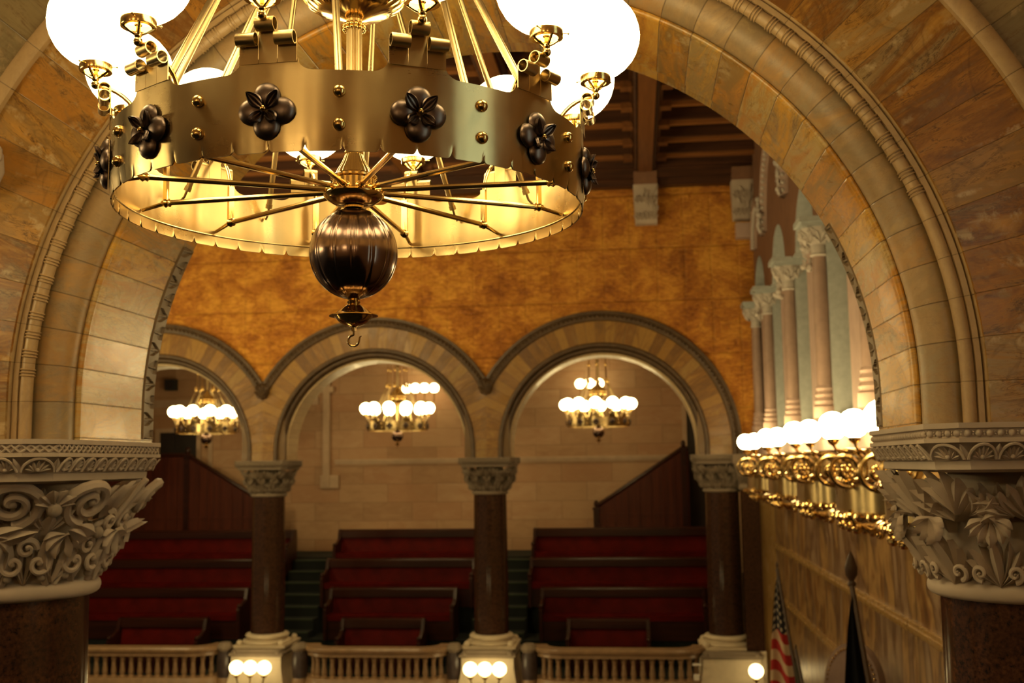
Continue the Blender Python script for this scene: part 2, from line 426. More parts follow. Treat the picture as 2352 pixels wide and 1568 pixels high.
for side in (1, -1):                                # running leaf carved into the edge band, lower part only
    b = MB(); rows = []
    n1, n2 = 330, 14
    for i in range(n1 + 1):
        q = -.13 + .88 * i / n1
        row = []
        for j in range(n2 + 1):
            y = 4.588 + .114 * j / n2; v = j / n2
            c = (q / .078) % 1.0; k = floor(q / .078) % 2
            vv = v if k else 1 - v
            pit = (.10 < vv < .92 - 1.0 * abs(c - .45) * 1.5) and .1 < c < .86
            vein = abs(c - .45 - .1 * (vv - .5)) < .06 and pit
            h = .007 if not pit else (.003 if vein else -.004)
            if i in (0, n1) or j in (0, n2): h = .001
            R = 1.576 - h
            if q < 0: x, z = R, q
            else: x, z = R * cos(q / 1.577), R * sin(q / 1.577)
            row.append((NX + side * x, y, NZ + z))
        rows.append(row)
    b.grid(rows); nrel(b).build('carved_leaf_edge', M['band'], na, smooth=25)
# wall beyond the label moulding
b = MB(); rows = []; uv = []
for i in range(-1, 75):
    a = pi * max(0, i) / 74; c, s_ = cos(a), sin(a)
    if i < 0: z1 = SPR; p0 = (NX + 2.24, 3.892, SPR); p1 = (2.2, 3.892, SPR)
    else:
        t = min(2.78 / max(1e-6, abs(c)), 3.5 / max(1e-6, s_)); p0 = (NX + 2.24 * c, 3.892, NZ + 2.24 * s_); p1 = (NX + t * c, 3.892, NZ + t * s_)
    rows.append([p0, p1]); uv.append([(100 + i / 2, .1), (100 + i / 2, .9)])
rows.append([(NX - 2.24, 3.892, SPR), (NX - 2.78, 3.892, SPR)]); uv.append([(137.5, .1), (137.5, .9)])
b.grid(rows, uv=uv); b.build('wall_near', M['wallgrey'], kind='structure')
# chamber-side wall above the near arcade (faces away from the camera)
b = MB(); rows = []
for i in range(75):
    a = pi * i / 74; c, s_ = cos(a), sin(a); t = min(2.6 / max(1e-6, abs(c)), 5.2 / max(1e-6, s_))
    rows.append([(NX + 2.38 * c, 4.74, NZ + 2.38 * s_), (NX + t * c, 4.74, NZ + t * s_)])
b.grid(rows); b.build('wall_near_chamber', M['goldwall'], kind='structure')

# ------------------------------------------------------------------ capitals
def shaft_profile(r, z0, z1):
    return [(r * 1.0, z0), (r * 1.012, z0 + (z1 - z0) * .35), (r * .985, z1)]
def oct_abacus(hx, hy, cut):
    return [(-hx, -hy + cut), (-hx + cut, -hy), (hx - cut, -hy), (hx, -hy + cut), (hx, hy - cut), (hx - cut, hy), (-hx + cut, hy), (-hx, hy - cut)]
def loft(b, rings, m=0, cap=True):
    b.grid([list(r) for r in rings], closed_v=True, m=m)
    if cap:
        n = len(rings[0]); o = len(b.v) - n * len(rings)
        b.f.append(tuple(o + k for k in range(n))); b.f.append(tuple(o + n * (len(rings) - 1) + k for k in range(n))); b.mi += [m, m]
FLARE = [.15, 2.2, .16]
def bell_r(z):            # z from -.45 (neck) to -.035 (under the abacus)
    t = (z + .46) / .425
    return .305 + .02 * t + FLARE[0] * max(0, t) ** FLARE[1]
def bell(s, z, h, sq=.0):
    """s: angle, z height, h: offset from the bell"""
    t = max(0, min(1, (z + .46) / .425))
    k = 1 + FLARE[2] * t ** 2 * (abs(sin(2 * s)) ** 2)
    r = bell_r(z) * k + h
    return (r * cos(s), r * sin(s), z)
def blade(b, fn, p0, p1, w, h0, h1, ridge=.012, bend=0.0, n=7, curl=0.0, palm=False):
    """a ridged leaf lobe from p0 to p1 in (arc, z) space of fn(arc, z, h)"""
    d = (p1[0] - p0[0], p1[1] - p0[1]); L = hypot(*d); nx, ny = -d[1] / L, d[0] / L
    rows = []
    for i in range(n + 1):
        t = i / n
        ww = w * (sin(pi * min(1.0, (.18 + .82 * t))) ** .75) + .0008
        if palm: ww = w * ((.25 + .75 * (t / .66) ** 1.1) if t < .66 else max(0, 1 - ((t - .66) / .34) ** 1.7)) + .0008
        off = bend * sin(pi * t * .9)
        cx = p0[0] + d[0] * t + nx * off; cz = p0[1] + d[1] * t + ny * off
        h = h0 + (h1 - h0) * t - curl * t * t
        rows.append([fn(cx - nx * ww, cz - ny * ww, h - ridge * .8), fn(cx - nx * ww * .45, cz - ny * ww * .45, h), fn(cx, cz, h + ridge),
                     fn(cx + nx * ww * .45, cz + ny * ww * .45, h), fn(cx + nx * ww, cz + ny * ww, h - ridge * .8)])
    b.grid(rows)
def fan(b, fn, c, L, spread, n, w, h0, h1, up=pi / 2, curl=0.0, bend=.0, ridge=.012):
    for i in range(n):
        a = up + spread * (i / (n - 1) - .5)
        l = L * (1 - .22 * abs(i / (n - 1) - .5) * 2)
        blade(b, fn, c, (c[0] + l * cos(a), c[1] + l * sin(a)), w, h0 + (.006 if i % 2 else 0), h1 + (.006 if i % 2 else 0), ridge, bend * (1 if i > (n - 1) / 2 else -1 if i < (n - 1) / 2 else 0), n=9, curl=curl, palm=True)
def spiral(b, fn, c, r, turns=1.6, w=.018, h=.05, sg=1, rot=0.0):
    path = []; rad = []
    N = 34
    for i in range(N + 1):
        t = i / N; a = rot + sg * 2 * pi * turns * t; rr = r * (1 - t) ** .85 + .004
        path.append(fn(c[0] + rr * cos(a), c[1] + rr * sin(a), h + .02 * t)); rad.append(w * (1 - .45 * t))
    b.tube(path, rad, 7)
    b.sphere(fn(c[0], c[1], h + .02), r * .22, 10, 6)

def capital_mesh(style):
    """carved bell, local origin on the column axis at eye level (z relative to the eye)"""
    b = MB(); fnr = .40
    FLARE[:] = [.105, 1.25, .07] if style == 'acanthus' else [.15, 2.2, .16]
    def fn(s, z, h):                # s in metres of arc at the reference radius
        return bell(s / fnr, z, h)
    rows = [[bell(2 * pi * k / 48, z, h) for k in range(48)] for z, h in ((-.47, -.012), (-.44, -.02), (-.40, -.04), (-.33, -.06), (-.26, -.085), (-.2, -.11), (-.14, -.14), (-.09, -.17), (-.05, -.2), (-.034, -.2))]
    b.grid(rows, closed_v=True)
    q = 2 * pi * fnr
    if style == 'acanthus':
        for k in range(12):         # lower tier: ribbed acanthus leaves with curled tips
            s0 = q * k / 12
            fan(b, fn, (s0, -.455), .185, 1.6, 7, .0225, .004, .045, bend=.014, ridge=.02)
            blade(b, fn, (s0, -.45), (s0, -.27), .02, .02, .075, .012, curl=-.02)
            for e in (-1, 1): spiral(b, fn, (s0 + e * .062, -.405), .026, 1.2, .010, .045, e, -pi / 2)
            fan(b, lambda s, z, h: bell(s / fnr, z, h), (s0, -.215), .095, 2.2, 7, .018, .045, .095, up=-pi / 2, bend=.01, ridge=.014)
        for k in range(12):          # upper tier: big palmettes
            s0 = q * (k + .5) / 12; e = 1 if k % 2 else -1
            fan(b, fn, (s0 + .105, -.27), .2, .8, 4, .022, -.03, .0, bend=.008, ridge=.018)
            fan(b, fn, (s0 - .03 * e, -.225), .18, 1.85, 7, .0225, .0, .05, up=pi / 2 + .12 * e, bend=.012, ridge=.021)
            fan(b, fn, (s0 + .035 * e, -.205), .12, 1.6, 6, .019, .02, .08, up=pi / 2 - e * 1.05, bend=-.02, ridge=.014)
            b.sphere(fn(s0 + .075, -.29, .06), .022, 10, 6)
        for k in range(4):          # corner leaves under the abacus
            s0 = q * (k + .5) / 4
            fan(b, fn, (s0, -.20), .155, 1.3, 5, .028, .04, .07, ridge=.018)
    else:
        for k in range(10):          # lower tier: curling stems with berries
            s0 = q * k / 10
            fan(b, fn, (s0 + q / 20, -.45), .2, .7, 4, .02, -.005, .04, bend=.012)
            spiral(b, fn, (s0 + q / 20, -.30), .035, 1.3, .014, .05, 1, 0)
            blade(b, fn, (s0 + q / 20, -.29), (s0 + q / 20 + .05, -.20), .028, .03, .06, .012)
            blade(b, fn, (s0 + q / 20, -.29), (s0 + q / 20 - .05, -.20), .028, .03, .06, .012)
            for e in (-1, 1):
                spiral(b, fn, (s0 + e * .075, -.36), .05, 1.25, .014, .045, e, pi / 2)
                blade(b, fn, (s0 + e * .02, -.45), (s0 + e * .055, -.25), .024, .02, .08, .012, e * -.02)
                b.sphere(fn(s0 + e * .055, -.415, .035), .017, 10, 6)
            fan(b, fn, (s0, -.44), .17, .9, 4, .022, .015, .075, bend=.015)
            fan(b, fn, (s0, -.25), .10, 2.6, 6, .018, .08, .09, up=-pi / 2, bend=.01)
        for k in range(16): fan(b, fn, (q * k / 16, -.2), .15, 1.2, 4, .022, -.03, .0, bend=.01)
        for k in range(4):          # upper tier: split palmettes on the faces, big volutes towards the corners
            s0 = q * k / 4
            fan(b, fn, (s0, -.20), .165, 2.1, 6, .027, .03, .06, bend=.02, ridge=.013)
            b.tube([fn(s0, -.22, .05), fn(s0, -.12, .08), fn(s0, -.04, .09)], .013, 7)
            for e in (-1, 1):
                spiral(b, fn, (s0 + e * .055, -.205), .034, 1.3, .015, .06, e, pi / 2)
                spiral(b, fn, (s0 + e * .20, -.125), .08, 1.9, .024, .055, e, -pi / 2)
                blade(b, fn, (s0 + e * .10, -.26), (s0 + e * .23, -.215), .026, .06, .12, .014)
                blade(b, fn, (s0 + e * .14, -.28), (s0 + e * .27, -.23), .024, .06, .15, .014)
                b.sphere(fn(s0 + e * .1, -.25, .07), .025, 10, 6)
        for k in range(4):
            s0 = q * (k + .5) / 4
            fan(b, fn, (s0, -.24), .14, 1.2, 5, .028, .04, .07, ridge=.016, bend=.02)
            fan(b, fn, (s0, -.145), .075, 2.6, 6, .022, .065, .085, ridge=.014)
            b.sphere(fn(s0, -.15, .085), .03, 10, 8)
            blade(b, fn, (s0, -.27), (s0, -.17), .035, .04, .085, .014)
    return b

def abacus_mesh(style, hx, hyf, hyb, detail=True):
    """octagon-cut abacus: three courses (frieze, cavetto, fillet) between z = -.035 and SPR"""
    b = MB()
    def ring(g, z, cut=.09):
        return [(-hx - g, -hyf - g + cut, z), (-hx - g + cut, -hyf - g, z), (hx + g - cut, -hyf - g, z), (hx + g, -hyf - g + cut, z),
                (hx + g, hyb + g - cut, z), (hx + g - cut, hyb + g, z), (-hx - g + cut, hyb + g, z), (-hx - g, hyb + g - cut, z)]
    loft(b, [ring(-.09, -.05), ring(-.045, -.04), ring(-.042, -.012), ring(-.052, -.008), ring(-.04, .02), ring(-.012, .048), ring(0, .05), ring(0, .064), ring(-.012, .066), ring(-.012, .094), ring(0, .097), ring(0, SPR), ring(-.3, SPR + .001)])
    if not detail: return b
    def course(g, z):            # walk round the outline
        pts = ring(g, z); return [(Vector(pts[i]), Vector(pts[(i + 1) % 8])) for i in range(8)]
    for P0, P1 in course(-.012, .08):
        d = P1 - P0; L = d.length; n = max(1, round(L / .036)); t = d / L; o = Vector((t.y, -t.x, 0))
        for i in range(n):
            c = P0 + t * (L * (i + .5) / n)
            if style == 'acanthus':
                b.sphere(c + o * .001, .0125, 10, 6)
                for e in (-.004, .004): b.sphere(c + t * (L / n / 2) + o * .004 + Vector((0, 0, e)), .004, 6, 4)
            else:
                for e in (-1, 1):
                    b.tube([c + t * (-e * .018) + Vector((0, 0, -.014)) + o * .004, c + o * .008, c + t * (e * .018) + Vector((0, 0, .014)) + o * .004], .0045, 5)
                b.sphere(c + t * (L / n / 2) + o * .002 + Vector((0, 0, .008)), .0045, 6, 4)
    for P0, P1 in course(-.028, .02):  # arcaded leaves in the hollow
        d = P1 - P0; L = d.length; n = max(1, round(L / .095)); t = d / L; o = Vector((t.y, -t.x, 0)); W = L / n
        for i in range(n):
            c = P0 + t * (W * (i + .5))
            def f(s, z, h, c=c, t=t, o=o): return tuple(c + t * s + o * (h + (z + .028) * .55 - .004) + Vector((0, 0, z)))
            b.tube([f(W * .46 * cos(pi * j / 10), -.026 + .05 * sin(pi * j / 10), .008) for j in range(11)], .005, 5)
            for j in range(7):
                a = pi * (j + .5) / 7
                blade(b, f, (W * .10 * cos(a), -.024), (W * .37 * cos(a), -.024 + .04 * sin(a)), .006, .001, .01, .004, n=4)
            b.sphere(f(0, -.018, .006), .008, 8, 5)
            blade(b, f, (W * .5, -.026), (W * .5, .024), .012, .0, .014, .004, n=4)
    return b

CAPM = {'acanthus': capital_mesh('acanthus'), 'scroll': capital_mesh('scroll')}
def near_column(X, style, label):
    t = thing('marble_column', (X, 4.357, -4.7), label, 'column')
    T = lambda b: b.tr(lambda p: p - Vector((0, 0, -4.7)))
    T(MB().lathe([(.291, -4.55), (.298, -2), (.29, -.51)], 64)).build('shaft', M['granite'], t)
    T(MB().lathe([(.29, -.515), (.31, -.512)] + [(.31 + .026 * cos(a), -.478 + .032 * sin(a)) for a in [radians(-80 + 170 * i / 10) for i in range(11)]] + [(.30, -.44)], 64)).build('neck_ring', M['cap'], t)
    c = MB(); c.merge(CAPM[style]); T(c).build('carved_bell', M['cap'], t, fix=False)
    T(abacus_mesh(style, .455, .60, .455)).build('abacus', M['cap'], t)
    T(MB().lathe([(.42, -4.7), (.42, -4.64), (.38, -4.6), (.33, -4.57), (.295, -4.55)], 48)).build('base', M['cap'], t)
    return t
near_column(XB, 'scroll', 'dark granite column at the left edge with a scrolled limestone capital, nearest the camera')
near_column(XC, 'acanthus', 'dark granite column at the right edge with an acanthus-leaf limestone capital, nearest the camera')

# ------------------------------------------------------------------ far arcade
FY = 18.80          # face of the far arches
D2 = 19.17
def far_arch(X0, label, rmax=2.0):
    t = thing('stone_arch', (X0, D2, .1), label, 'arch', 'far arches under the gold wall')
    T = lambda b: b.tr(lambda p: p - Vector((X0, D2, .1)))
    # keep every ring inside its own bay: clip at +-2.0 m
    def clip(b):
        b.v = [(max(X0 - 2.0, min(X0 + rmax, x)), y, z) for x, y, z in b.v]; return b
    T(clip(sweep([(2.35, FY + .06), (2.345, FY - .055), (2.30, FY - .06), (2.27, FY - .035), (2.23, FY - .06), (2.19, FY - .045), (2.17, FY + .0)], X0, NZ, .1, a0=0 if rmax > 2 else .535, a1=pi - .535, stilt='R' if rmax > 2 else False, sub=4))).build('label_moulding', M['fardark'], t)
    b = MB()
    for k in range(90):             # small carved leaves along the label
        a = pi * (k + .5) / 90; er = Vector((cos(a), 0, sin(a)))
        if not -1.95 < 2.25 * cos(a) < rmax - .05: continue
        c = Vector((X0, FY - .05, NZ)) + er * 2.25
        b.sphere(c, .03, 6, 4)
    T(b).build('carved_leaf_band', M['fardark'], t)
    T(clip(sweep([(2.2, FY - .005), (1.80, FY - .0)], X0, NZ, .1, rref=2.0))).build('voussoir_face', M['farvous'], t)
    p = [(1.81, FY + .0)] + arcpts(1.765, FY + .01, .04, 10, -190, 8) + [(1.725, FY + .07)] + arcpts(1.69, FY + .08, .035, 0, -180, 7) + [(1.64, FY + .1), (1.635, FY + .16)]
    T(sweep(p, X0, NZ, .1)).build('roll_moulding', M['fardark'], t)
    T(sweep([(1.635, FY + .16), (1.60, FY + .17), (1.60, FY + .75), (1.61, FY + .76), (2.0, FY + .76)], X0, NZ, .1, rref=1.6)).build('soffit', M['farsoff'], t)
    return t
far_arch(NX, 'far marble arch framing the right-hand pews, beside the window wall', 2.5)
far_arch(NX - S, 'far marble arch behind the hook of the big chandelier, framing the middle pews')
far_arch(NX - 2 * S, 'far marble arch partly hidden by the left near column, over the left pews')

def far_column(X, label, wide=False):
    t = thing('marble_column', (X, D2, -3.1), label, 'column', 'far columns of the gallery arcade')
    T = lambda b: b.tr(lambda p: p - Vector((0, 0, -3.1)))
    T(MB().lathe([(.296, -2.9), (.298, -2.2), (.286, -.5)], 40)).build('shaft', M['granite2'], t)
    T(MB().lathe([(.286, -.52), (.315, -.515), (.325, -.49), (.315, -.465), (.29, -.46)], 40)).build('neck_ring', M['capfar'], t)
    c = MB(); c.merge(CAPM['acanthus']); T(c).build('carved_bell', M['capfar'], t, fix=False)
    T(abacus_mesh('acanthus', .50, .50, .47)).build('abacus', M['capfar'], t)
    b = MB(); b.lathe([(.30, -2.89), (.36, -2.9), (.385, -2.93), (.36, -2.965), (.33, -2.975), (.34, -3.0), (.42, -3.01), (.44, -3.035), (.42, -3.06)], 40)
    b.box(-.46, .46, -.46, .46, -3.1, -3.055)
    for e in (-1, 1):
        b.sphere((e * .37, -.37, -3.03), .06, 10, 6); b.sphere((e * .37, .37, -3.03), .06, 10, 6)
    T(b).build('base', M['ivory'], t)
    return t
far_column(XA, 'brown granite column standing between the left and middle pews')
far_column(XB, 'brown granite column standing between the middle and right pews')
far_column(XC, 'brown granite column in the corner beside the window wall')

def boss(loc, label, s=1.0, mat='fardark'):
    b = MB(); b.lathe([(.001, -.17), (.08, -.14), (.13, -.03), (.12, .06), (.05, .12), (.001, .13)], 12, cap=False)
    for k in range(10):
        a = 2 * pi * k / 10
        b.sphere((.1 * cos(a), -.03 + .1 * sin(a) * .5, .04 + .05 * sin(a)), .042, 8, 5)
    for k in range(5): blade(b, lambda u, v, h: (u, -.12 - h, v), (0, -.1), (.12 * cos(pi * (k + .5) / 5), -.1 + .2 * sin(pi * (k + .5) / 5)), .03, 0, .03)
    b.tr(lambda p: p * s)
    return b.build('carved_boss', M[mat], None, loc, label=label, cat='carving', group='carved leaf bosses between arches')
boss((NX - 2 * S + 2, FY - .03, 1.36), 'carved leaf boss above the column left of centre, between two arches')
boss((NX - S + 2, FY - .03, 1.36), 'carved leaf boss in the gold wall right of centre, between two arches')
boss((-2.5, 3.86, 1.17), 'carved leaf boss on the near wall at the left edge', .8, 'cap')

# gold wall above the far arches: one mesh, three arch openings cut by construction
GY = FY + .02
b = MB()
for c0 in (NX, NX - S, NX - 2 * S, NX - 3 * S):
    rows = []
    xs = [-2.0 + 4.0 * i / 64 for i in range(65)] + ([2.1, 2.2, 2.28, 2.32, 2.33, 2.331, 2.68] if c0 == NX else [])
    for x in xs:
        zz = NZ + sqrt(2.33 ** 2 - x * x) if x < 2.33 else SPR
        rows.append([(c0 + x, GY, zz), (c0 + x, GY, 3.2), (c0 + x, GY, 4.76)])
    b.grid(rows)
b.build('wall_far', M['goldwall'], kind='structure')
# pier backing between the far arches
for i, X in enumerate((XC, XB, XA, XA - S)):
    b = MB(); b.box(X - .39, X + (.39 if i else .62), FY + .03, FY + .74, .12, 1.4); b.build('wall_pier_%d' % (i + 1), M['farvous'], kind='structure')
MB().box(XC + .5, 2.24, FY + .06, FY + .74, -4.2, 4.7).build('wall_far_corner', M['farvous'], kind='structure')
t = thing('pilaster', (1.87, FY + .05, -3.1), 'dark granite pilaster between the corner column and the yellow marble strip', 'pilaster')
MB().box(-.17, .13, -.17, 0, 0, 2.62).build('shaft', M['granite2'], t)
b = MB(); loft(b, [[(-.19 - g, -.19 - g, z), (.14, -.19 - g, z), (.14, 0, z), (-.19 - g, 0, z)] for g, z in ((0, 2.62), (.02, 2.66), (.0, 2.7), (.02, 2.8), (.05, 2.95), (.10, 3.06), (.11, 3.08), (.11, 3.2))])
for k in range(5): fan(b, lambda u, v, h: (u, -.2 - h - .08 * max(0, (v - 2.7) / .36), v), (-.16 + .07 * k, 2.72), .2, .9, 4, .018, .0, .03)
b.build('capital', M['capfar'], t)
MB().box(-.22, .14, -.22, 0, -1.1, 0).build('plinth', M['ivory'], t)
# far gallery interior
b = MB(); b.grid([[(-15, 25, -2.2), (-15, 25, 2.9)], [(2.1, 25, -2.2), (2.1, 25, 2.9)]]); b.build('wall_back', M['backwall'], kind='structure')
b = MB(); b.box(-15, 2.1, 19.56, 25, 2.75, 2.9); b.build('ceiling_gallery', M['backtrim'], kind='structure')
b = MB(); b.box(2.08, 2.2, 19.5, 25, -4, 2.8); b.build('wall_gallery_right', M['backwall'], kind='structure')
b = MB(); b.grid([[(-15, 19.55, -4), (-15, 19.55, 3)], [(-15, 25, -4), (-15, 25, 3)]]); b.build('wall_gallery_left', M['backwall'], kind='structure')
b = MB(); b.box(-7.27, -7.11, 24.9, 25.02, -.45, 2.75); b.box(-7.36, -7.02, 24.88, 25.02, 1.72, 1.86); b.box(-7.33, -6.9, 24.92, 25.02, -.5, -.2); b.build('trim_1', M['backtrim'], kind='structure')
b = MB(); b.box(-7.0, 2.08, 24.95, 25.02, .1, .16); b.box(-7.0, 2.08, 24.97, 25.02, .04, .1); b.build('trim_2', M['backtrim'], kind='structure')
b = MB(); b.box(-15, -7.4, 24.95, 25.02, 1.45, 1.62); b.box(-10.05, -9.95, 24.93, 25.02, -.2, 2.7); b.build('trim_3', M['backtrim'], kind='structure')
def door(n, x0, x1, z1):
    b = MB(); b.box(x0 - .1, x0, 24.9, 25.0, -2, z1); b.box(x1, x1 + .1, 24.9, 25.0, -2, z1); b.box(x0 - .1, x1 + .1, 24.9, 25.0, z1, z1 + .1)
    d = b.build('door_%d' % n, M['backtrim'], kind='structure')
    b = MB(); b.box(x0, x1, 24.95, 24.99, -1.94, z1)
    for k in range(4):
        z = -1.8 + k * (z1 + 1.8) / 4
        for e in (0, 1): b.box(x0 + .08 + e * (x1 - x0) / 2, x0 + e * (x1 - x0) / 2 + (x1 - x0) / 2 - .08, 24.935, 24.95, z + .06, z + (z1 + 1.8) / 4 - .06)
    b.build('door_leaf', M['dark'], d)
door(1, -11.25, -10.33, .85); door(2, 1.12, 1.95, 1.17)
sp = thing('wall_speaker', (-10.95, 24.9, 1.84), 'black box speaker high on the gallery wall behind the left arch', 'speaker')
MB().box(-.13, .13, -.15, .02, 0, .26).build('cabinet', M['speaker'], sp); MB().box(-.05, .05, .0, .1, .08, .18).build('wall_bracket', M['brassdark'], sp)
MB().lathe([(.09, 0), (.09, .01), (.06, .014), (.02, .008), (.001, .01)], 20).tr(lambda p: Vector((p.x, -.151 - p.z, .13 + p.y))).build('cone', M['dark'], sp)

# stepped floor and pews -------------------------------------------------
tiers = [(19.3, 20.95, -3.77), (20.95, 21.85, -3.3), (21.85, 22.75, -2.8), (22.75, 23.3, -2.27), (23.3, 25.0, -1.94)]
b = MB()
for y0, y1, z in tiers: b.box(-15, 2.08, y0, y1, -4.6, z)
b.build('floor_gallery', M['carpet'], kind='structure')
def aisle(n, x0, x1):
    b = MB(); c = MB()
    ys = [20.35 + .325 * k for k in range(9)]; zs = [-3.77 + .2 * (k + 1) for k in range(9)]
    for y, z in zip(ys, zs):
        if z < -1.94:
            b.box(x0, x1, y, 23.32, z - .2, z); c.box(x0 + .01, x1 - .01, y - .012, y + .02, z - .02, z + .004)
    o = b.build('stairs_%d' % n, M['carpet'], kind='structure'); c.build('nosing', M['nosing'], o)
aisle(1, -7.33, -6.40); aisle(2, -3.25, -2.22)

def pew(x0, x1, Y, top, floor, label):
    t = thing('pew', ((x0 + x1) / 2, Y - .3, floor), label, 'bench', 'red leather gallery pews')
    L = (x1 - x0) / 2; H = top - floor
    MB().box(-L + .05, L - .05, -.22, .24, .36, .46).build('seat', M['leather'], t)
    MB().prism([(.20, .44), (.26, .44), (.33, H - .16), (.27, H - .16)], lambda u, v, s: (-L + .05 + s * (2 * L - .1), u, v)).build('backrest', M['leather'], t)
    MB().prism([(.19, H - .17), (.36, H - .17), (.37, H - .03), (.34, H), (.22, H), (.19, H - .03)], lambda u, v, s: (-L + .02 + s * (2 * L - .04), u, v)).build('top_rail', M['pewwood'], t)
    MB().box(-L + .05, L - .05, -.18, -.14, .0, .36).build('plinth', M['pewwood'], t)
    for e in (-1, 1):
        b = MB(); x = e * (L - .025)
        b.prism([(-.27, 0), (.38, 0), (.38, H - .03), (.30, H + .01), (.19, H), (.12, H - .2), (-.05, .66), (-.22, .62), (-.28, .56)], lambda u, v, s: (x - .03 + .06 * s, u, v))
        b.sphere((x, -.22, .63), .045, 10, 6)
        b.build('end_panel', M['pewwood'], t)
sets = [('left', [(-11.6, -7.36), (-11.5, -7.42), (-11.4, -7.72), (-9.95, -8.19)]),
        ('middle', [(-6.38, -3.28), (-6.38, -3.3), (-6.05, -3.54), (-5.57, -4.0)]),
        ('right', [(-2.2, 1.45), (-2.19, 1.4), (-1.9, 1.2), (-1.35, .14)])]
rowsY = [(23.2, -1.345, -2.27), (22.3, -1.885, -2.8), (21.4, -2.37, -3.3), (20.5, -2.83, -3.77)]
rn = ['topmost', 'second-highest', 'third-highest', 'lowest and shortest']
for side, xs in sets:
    for (x0, x1), (Y, tp, fl), r in zip(xs, rowsY, rn):
        pew(x0, x1, Y, tp, fl, 'dark red leather pew, %s row of the %s block' % (r, side))

def panelling(poly, x_posts, y, label):
    xs = [p[0] for p in poly]; xm = min(xs)
    t = thing('stair_partition', ((min(xs) + max(xs)) / 2, y, -1.94), label, 'partition')
    o = Vector(((min(xs) + max(xs)) / 2, y, -1.94)); T = lambda b: b.tr(lambda p: p - o)
    T(MB().prism(poly, lambda u, v, s: (u, y + .06 * s, v))).build('panel', M['panel'], t)
    top = [p for p in poly if p[1] > -1.2]
    T(MB().tube([(x, y + .03, z + .02) for x, z in top], .055, 8)).build('handrail', M['pewwood'], t)
    b = MB()
    x = min(xs) + .15
    def ztop(x):
        for (ax, az), (bx, bz) in zip(top, top[1:]):
            lo, hi = min(ax, bx), max(ax, bx)
            if lo <= x <= hi and hi > lo: return az + (bz - az) * (x - ax) / (bx - ax)
        return None
    while x < max(xs) - .1:
        z = ztop(x)
        if z: b.box(x - .022, x + .022, y - .025, y, -1.94, z - .05)
        x += .26
    b.box(min(xs), max(xs), y - .02, y, -1.16, -1.1); b.box(min(xs), max(xs), y - .03, y, -.6, -.54) if False else None
    T(b).build('moulding', M['panel'], t)
    for px, pz in x_posts:
        b = MB(); b.box(px - .06, px + .06, y - .04, y + .1, -1.94, pz); b.sphere((px, y + .03, pz + .1), .055, 12, 8, sz=1.6); b.box(px - .08, px + .08, y - .06, y + .12, pz - .02, pz + .03)
        T(b).build('newel_post', M['pewwood'], t)
panelling([(-.92, -1.94), (-.92, -.98), (.98, .26), (1.1, .26), (1.1, -1.94)][::1], [(-.92, -1.0), (1.0, .28)], 24.2, 'reddish wooden stair partition sloping up to the right behind the right pews')
panelling([(-12.2, -1.94), (-12.2, .28), (-10.25, .28), (-8.1, -1.0), (-8.1, -1.94)], [(-10.25, .3), (-8.1, -1.0)], 24.2, 'reddish wooden stair partition sloping down to the right behind the left pews')

# ------------------------------------------------------------------ balustrades, pedestals, drums
def balustrade(x0, x1, label, n):
    t = thing('balustrade', ((x0 + x1) / 2, 18.6, -3.8), label, 'balustrade', 'stone balustrades in front of the pews')
    o = Vector(((x0 + x1) / 2, 18.6, -3.8)); T = lambda b: b.tr(lambda p: p - o)
    def path(k=14):
        pts = [(x0, 19.0)]
        pts += [(x0 + .42 * (1 - cos(a)), 19.0 - .45 * sin(a)) for a in [pi / 2 * i / k for i in range(1, k + 1)]]
        pts += [(x1 - .42 * (1 - cos(a)), 19.0 - .45 * sin(a)) for a in [pi / 2 * i / k for i in range(k, 0, -1)]]
        return pts + [(x1, 19.0)]
    P = path()
    def rail(prof):
        rows = []
        for i, (x, y) in enumerate(P):
            a = Vector(P[max(0, i - 1)]); c = Vector(P[min(len(P) - 1, i + 1)]); d = (c - a).normalized(); nrm = Vector((d.y, -d.x))
            rows.append([(x + nrm.x * g, y + nrm.y * g, z) for g, z in prof])
        b = MB(); b.grid(rows, closed_v=True); n_ = len(prof); b.f.append(tuple(range(n_))); b.f.append(tuple((len(P) - 1) * n_ + k for k in range(n_))); b.mi += [0, 0]
        return b
    T(rail([(-.13, -3.05), (.13, -3.05), (.15, -3.08), (.14, -3.12), (.1, -3.15), (.1, -3.2), (-.1, -3.2), (-.1, -3.15), (-.15, -3.1)])).build('top_rail', M['railstone'], t)
    T(rail([(-.12, -3.56), (.11, -3.56), (.13, -3.6), (.15, -3.66), (.15, -3.8), (-.15, -3.8)])).build('base_rail', M['railstone'], t)
    # balusters at equal steps along the path
    cum = [0]
    for p, q in zip(P, P[1:]): cum.append(cum[-1] + hypot(q[0] - p[0], q[1] - p[1]))
    base = None
    for k in range(n):
        d = .22 + (cum[-1] - .44) * (k + .5) / n
        i = max(j for j in range(len(P) - 1) if cum[j] <= d); f = (d - cum[i]) / (cum[i + 1] - cum[i])
        x = P[i][0] + (P[i + 1][0] - P[i][0]) * f; y = P[i][1] + (P[i + 1][1] - P[i][1]) * f
        l = Vector((x, y, -3.57)) - o
        if base is None:
            base = MB().lathe([(.052, 0), (.052, .03), (.036, .045), (.046, .075), (.046, .12), (.036, .2), (.034, .28), (.044, .30), (.036, .315), (.05, .335), (.052, .38)], 12).build('baluster', M['railstone'], t, l)
        else: dup(base, l, parent=t)
balustrade(-10.1, -7.33, 'tan stone balustrade in front of the left pews', 18)
balustrade(-5.69, -3.31, 'tan stone balustrade in front of the middle pews', 17)
balustrade(-1.73, .96, 'tan stone balustrade in front of the right pews', 18)
